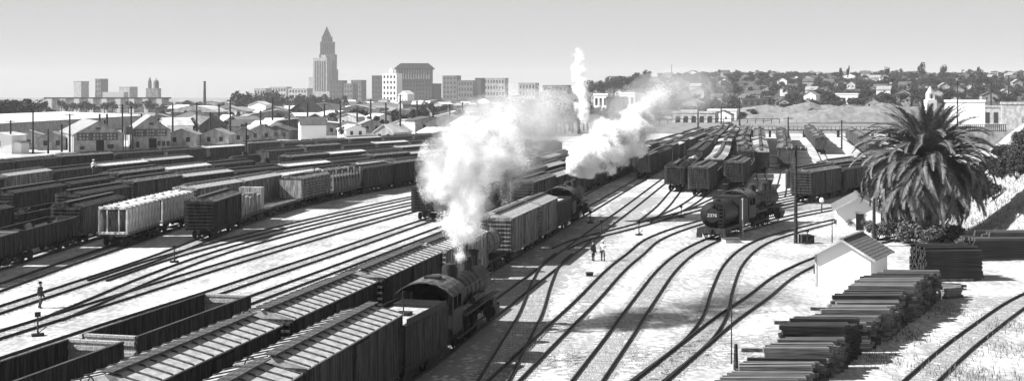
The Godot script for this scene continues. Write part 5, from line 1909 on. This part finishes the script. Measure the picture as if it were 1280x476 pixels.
func sdf_mesh(bones: Array, lo: Vector3, hi: Vector3, cell: float, colors: Callable) -> ArrayMesh:
	var nx := int((hi.x - lo.x) / cell) + 2
	var ny := int((hi.y - lo.y) / cell) + 2
	var nz := int((hi.z - lo.z) / cell) + 2
	var f := PackedFloat32Array()
	f.resize(nx * ny * nz)
	var field := func(p: Vector3) -> float:
		var acc := 0.0
		for bo in bones:
			var a: Vector3 = bo[0]
			var ab: Vector3 = bo[1] - a
			var t := clampf((p - a).dot(ab) / maxf(ab.length_squared(), 1e-6), 0, 1)
			var d := p.distance_to(a + ab * t) - lerpf(bo[2], bo[3], t)
			acc += exp(-d * 42.0)
		return -log(maxf(acc, 1e-12)) / 42.0
	for z in nz:
		for y in ny:
			for x in nx:
				f[x + nx * (y + ny * z)] = field.call(lo + Vector3(x, y, z) * cell)
	var vert := {}
	var pos := []
	for z in nz - 1:
		for y in ny - 1:
			for x in nx - 1:
				var sum := Vector3.ZERO
				var cnt := 0
				for e in 12:
					var ax := e / 4
					var u := (e >> 1) & 1
					var w := e & 1
					var p0 := [Vector3i(0, u, w), Vector3i(u, 0, w), Vector3i(u, w, 0)][ax] as Vector3i
					var p1 := p0 + ([Vector3i(1, 0, 0), Vector3i(0, 1, 0), Vector3i(0, 0, 1)][ax] as Vector3i)
					var fa := f[x + p0.x + nx * (y + p0.y + ny * (z + p0.z))]
					var fb := f[x + p1.x + nx * (y + p1.y + ny * (z + p1.z))]
					if (fa < 0) != (fb < 0):
						sum += Vector3(p0).lerp(Vector3(p1), fa / (fa - fb))
						cnt += 1
				if cnt:
					vert[x + nx * (y + ny * z)] = pos.size()
					pos.append(lo + (Vector3(x, y, z) + sum / cnt) * cell)
	var nor := []
	for p in pos:
		var e := .01
		nor.append(Vector3(field.call(p + Vector3(e, 0, 0)) - field.call(p - Vector3(e, 0, 0)), field.call(p + Vector3(0, e, 0)) - field.call(p - Vector3(0, e, 0)), field.call(p + Vector3(0, 0, e)) - field.call(p - Vector3(0, 0, e))).normalized())
	var b := MB.new()
	for z in range(1, nz - 1):
		for y in range(1, ny - 1):
			for x in range(1, nx - 1):
				var i0 := x + nx * (y + ny * z)
				for ax in 3:
					var st: int = [1, nx, nx * ny][ax]
					var s1: int = [nx, nx * ny, 1][ax]
					var s2: int = [nx * ny, 1, nx][ax]
					if (f[i0] < 0) == (f[i0 + st] < 0):
						continue
					var q := [vert.get(i0 - s1 - s2), vert.get(i0 - s2), vert.get(i0), vert.get(i0 - s1)]
					if q.has(null):
						continue
					if f[i0] >= 0:
						q.reverse()
					b.tint = colors.call(pos[q[0]])
					b.smooth_quad([pos[q[0]], pos[q[1]], pos[q[2]], pos[q[3]]], [nor[q[0]], nor[q[1]], nor[q[2]], nor[q[3]]])
	return b.mesh()


func person(at: Vector3, turn: float, look: int, label: String):
	var o = thing("person", label, "person", at, turn, "people in the yard")
	var key := "person%d" % look
	if not cache.has(key):
		var step := .16 if look == 2 else .05
		var bones := [
			[Vector3(0, 1.36, 0), Vector3(0, 1.05, 0), .15, .13], [Vector3(-.09, 1.3, 0), Vector3(.09, 1.3, 0), .14, .14], [Vector3(-.08, .95, 0), Vector3(.08, .95, 0), .13, .13],
			[Vector3(0, 1.42, 0), Vector3(0, 1.53, .01), .06, .055], [Vector3(0, 1.6, .015), Vector3(0, 1.68, .0), .085, .095],
			[Vector3(0, 1.6, .1), Vector3(0, 1.62, .105), .02, .018],
			[Vector3(-.1, .92, 0), Vector3(-.11, .5, step), .1, .07], [Vector3(-.11, .5, step), Vector3(-.11, .09, step * .4), .068, .048], [Vector3(-.11, .05, step * .4 - .03), Vector3(-.12, .045, step * .4 + .15), .05, .042],
			[Vector3(.1, .92, 0), Vector3(.11, .5, -step * .3), .1, .07], [Vector3(.11, .5, -step * .3), Vector3(.11, .09, -step), .068, .048], [Vector3(.11, .05, -step - .03), Vector3(.12, .045, -step + .15), .05, .042],
			[Vector3(-.2, 1.36, 0), Vector3(-.27, 1.08, -.02), .062, .05], [Vector3(-.27, 1.08, -.02), Vector3(-.22, .86, .12), .048, .034],
			[Vector3(.2, 1.36, 0), Vector3(.27, 1.08, -.02), .062, .05], [Vector3(.27, 1.08, -.02), Vector3(.22, .86, .12), .048, .034]]
		for s in [-1, 1]:   # hands: palm, four fingers and a thumb
			var w := Vector3(s * .22, .86, .12)
			bones.append([w, w + Vector3(0, -.08, .03), .032, .034])
			for k in 4:
				var base := w + Vector3(0, -.09, .012 + k * .016)
				bones.append([base, base + Vector3(-s * .015, -.05 - .01 * (k % 2), .015), .011, .009])
			bones.append([w + Vector3(-s * .02, -.05, .05), w + Vector3(-s * .04, -.09, .075), .012, .009])
		var shirt: float = [.05, .75, .06][look]
		var trousers: float = [.04, .10, .05][look]
		cache[key] = sdf_mesh(bones, Vector3(-.4, -.02, -.35), Vector3(.4, 1.82, .4), .036, func(p: Vector3) -> Color:
			var g := .3
			if p.y < .11:
				g = .03
			elif p.y < .97 and absf(p.x) < .2:
				g = trousers
			elif p.y < 1.47 and not (p.y < .86):
				g = shirt
			return Color(g, g, g))
		var h := MB.new()
		h.lathe(Vector3(0, 1.7, 0), Vector3.UP, [[0, .19], [.02, .19], [.025, .11], [.12, .1], [.13, 0]], 14)
		h.lathe(Vector3(0, 1.7, 0), Vector3.DOWN, [[0, .19], [.005, .08]], 14)
		cache[key + "hat"] = h.mesh()
	part("body", cache[key], M.cloth, o)
	part("hat", cache[key + "hat"], M.white_paint if look == 1 else M.iron, o)


# ---------------------------------------------------------------- steam
func plume(called: String, label: String, path: Array, count: int, flake: float, seed_: int, lump: float, crisp: float):
	# white droplets scattered through a billowing volume; path rows: [centre, radius, weight]
	var r := RandomNumberGenerator.new()
	r.seed = seed_
	var f := FastNoiseLite.new()
	f.seed = seed_
	f.frequency = 1.0 / lump
	f.fractal_octaves = 3
	var total := 0.0
	var cum := []
	for i in path.size() - 1:
		total += (path[i][0] as Vector3).distance_to(path[i + 1][0]) * (path[i][2] + path[i + 1][2]) * .5
		cum.append(total)
	var V := PackedVector3Array()
	var N := PackedVector3Array()
	V.resize(count * 3)
	N.resize(count * 3)
	var k := 0
	var tries := 0
	while k < count and tries < count * 14:
		tries += 1
		var u := r.randf() * total
		var i := 0
		while cum[i] < u:
			i += 1
		var t := r.randf()
		if r.randf() > lerpf(path[i][2], path[i + 1][2], t) / maxf(path[i][2], path[i + 1][2]):
			continue
		var c: Vector3 = (path[i][0] as Vector3).lerp(path[i + 1][0], t)
		var rad := lerpf(path[i][1], path[i + 1][1], t)
		var d := Vector3(r.randfn(), r.randfn(), r.randfn()).normalized() * pow(r.randf(), .4) * rad * 1.25
		var p := c + d
		var q := f.get_noise_3dv(p) * 1.5 + f.get_noise_3dv(p * 2.7) * .5
		var dens := clampf((1.0 - d.length() / rad + q + .12) * crisp, 0, 1)
		if r.randf() > dens:
			continue
		var a := Vector3(r.randfn(), r.randfn(), r.randfn()).normalized()
		var b := a.cross(Vector3(r.randfn(), r.randfn(), r.randfn())).normalized()
		var s := flake * r.randf_range(.7, 1.3) * (.35 + .8 * dens)
		V[k * 3] = p + a * s
		V[k * 3 + 1] = p - a * s * .5 + b * s * .87
		V[k * 3 + 2] = p - a * s * .5 - b * s * .87
		var n := -a.cross(b)
		N[k * 3] = n
		N[k * 3 + 1] = n
		N[k * 3 + 2] = n
		k += 1
	V.resize(k * 3)
	N.resize(k * 3)
	var arr := []
	arr.resize(Mesh.ARRAY_MAX)
	arr[Mesh.ARRAY_VERTEX] = V
	arr[Mesh.ARRAY_NORMAL] = N
	var m := ArrayMesh.new()
	m.add_surface_from_arrays(Mesh.PRIMITIVE_TRIANGLES, arr)
	return stuff(called, label, m, M.steam)


func build_steam():
	var p1 = plume("steam_plume", "tall drifting plume of steam rising from the near engine", [
		[Vector3(-3.05, 4.63, -75), .35, 1.0], [Vector3(-3.07, 5.63, -75.5), .75, 1.6], [Vector3(-2.94, 6.8, -76), 1.5, 3.0], [Vector3(-2.83, 8.19, -77), 2.3, 4.2], [Vector3(-2.82, 9.47, -78), 2.7, 4.6], [Vector3(-2.45, 10.47, -79), 2.8, 4.2], [Vector3(-1.46, 11.36, -81), 2.7, 2.2], [Vector3(0, 12.25, -83), 2.5, .9], [Vector3(1.54, 12.96, -85), 2.3, .35], [Vector3(2.81, 13.49, -87), 2.0, .12]], 380000, .025, 11, 2.6, .95)
	var p2 = plume("steam_cloud", "dense white billowing cloud of steam above the far engine", [
		[Vector3(5.78, 5.92, -140), .25, .5], [Vector3(7.46, 6.49, -141), 1.2, 2.0], [Vector3(9.41, 7.58, -143), 2.3, 4.6], [Vector3(11.41, 8.7, -145), 2.9, 5.6], [Vector3(13.47, 9.47, -147), 2.6, 5.0], [Vector3(15, 10.94, -149), 1.8, 2.2], [Vector3(15.98, 12.45, -151), 1.4, .8], [Vector3(17.37, 13.91, -153), 1.5, .25], [Vector3(19.93, 14.9, -156), 1.4, .08]], 400000, .042, 21, 3.0, 2.2)
	plume("steam_column", "slender white column of steam against the sky", [
		[Vector3(17.81, 7.92, -300), 1.3, 1.0], [Vector3(17.03, 11.21, -300), 1.7, 1.6], [Vector3(16.7, 16.05, -301), 1.8, 1.7], [Vector3(16.37, 20.35, -302), 1.8, 1.2], [Vector3(16.03, 23.49, -303), 1.6, .6], [Vector3(17.06, 25.48, -304), 1.3, .2]], 80000, .06, 31, 3.2, 1.0)
	# thin, even vapour round the billows
	var rv := RandomNumberGenerator.new()
	rv.seed = 9
	var list := [[p1, Vector3(-2.09, 11, -81), 6.0, .06], [p1, Vector3(0, 11.95, -84), 6.5, .07], [p1, Vector3(1.8, 12.7, -87), 6.0, .07], [p1, Vector3(0.55, 10.78, -86), 5.5, .06], [p1, Vector3(3.19, 13.34, -90), 5.0, .06], [p1, Vector3(0, 13.25, -88), 5.5, .04], [p1, Vector3(-1.52, 12.49, -84), 5.0, .05], [p1, Vector3(-2.55, 9.05, -79), 5.0, .05], [p1, Vector3(2.85, 11.53, -92), 5.0, .05],
		[p2, Vector3(15.69, 12.34, -152), 8.0, .07], [p2, Vector3(18.62, 14.1, -156), 9.0, .06], [p2, Vector3(21.68, 14.81, -160), 9.0, .05], [p2, Vector3(13.06, 11.4, -150), 8.0, .05], [p2, Vector3(25.39, 15.13, -164), 8.0, .03]]
	for c in [[Vector3(-2.83, 8.19, -77), 2.3, p1, 10], [Vector3(-2.77, 9.77, -78), 3.0, p1, 14], [Vector3(-2.06, 10.78, -80), 3.3, p1, 14], [Vector3(-0.54, 11.72, -83), 3.2, p1, 10], [Vector3(1.1, 12.64, -85), 3.0, p1, 8], [Vector3(9.41, 7.67, -143), 2.6, p2, 8], [Vector3(11.51, 8.79, -145), 3.2, p2, 10], [Vector3(13.75, 9.76, -147), 3.0, p2, 8]]:
		for i in c[3]:
			var d: Vector3 = Vector3(rv.randfn(), rv.randfn(), rv.randfn()).normalized() * c[1] * rv.randf_range(.6, 1.0)
			list.append([c[2], c[0] + d, c[1] * rv.randf_range(.5, 1.1), rv.randf_range(.09, .22) / c[1] * 2.0])
	for a in list:
		var v := FogVolume.new()
		v.name = "vapour"
		v.shape = RenderingServer.FOG_VOLUME_SHAPE_ELLIPSOID
		v.size = Vector3(a[2], a[2] * .75, a[2])
		var fm := FogMaterial.new()
		fm.resource_name = "vapour"
		fm.density = a[3]
		fm.albedo = Color(1, 1, 1)
		v.material = fm
		a[0].add_child(v, true)
		v.position = a[1]
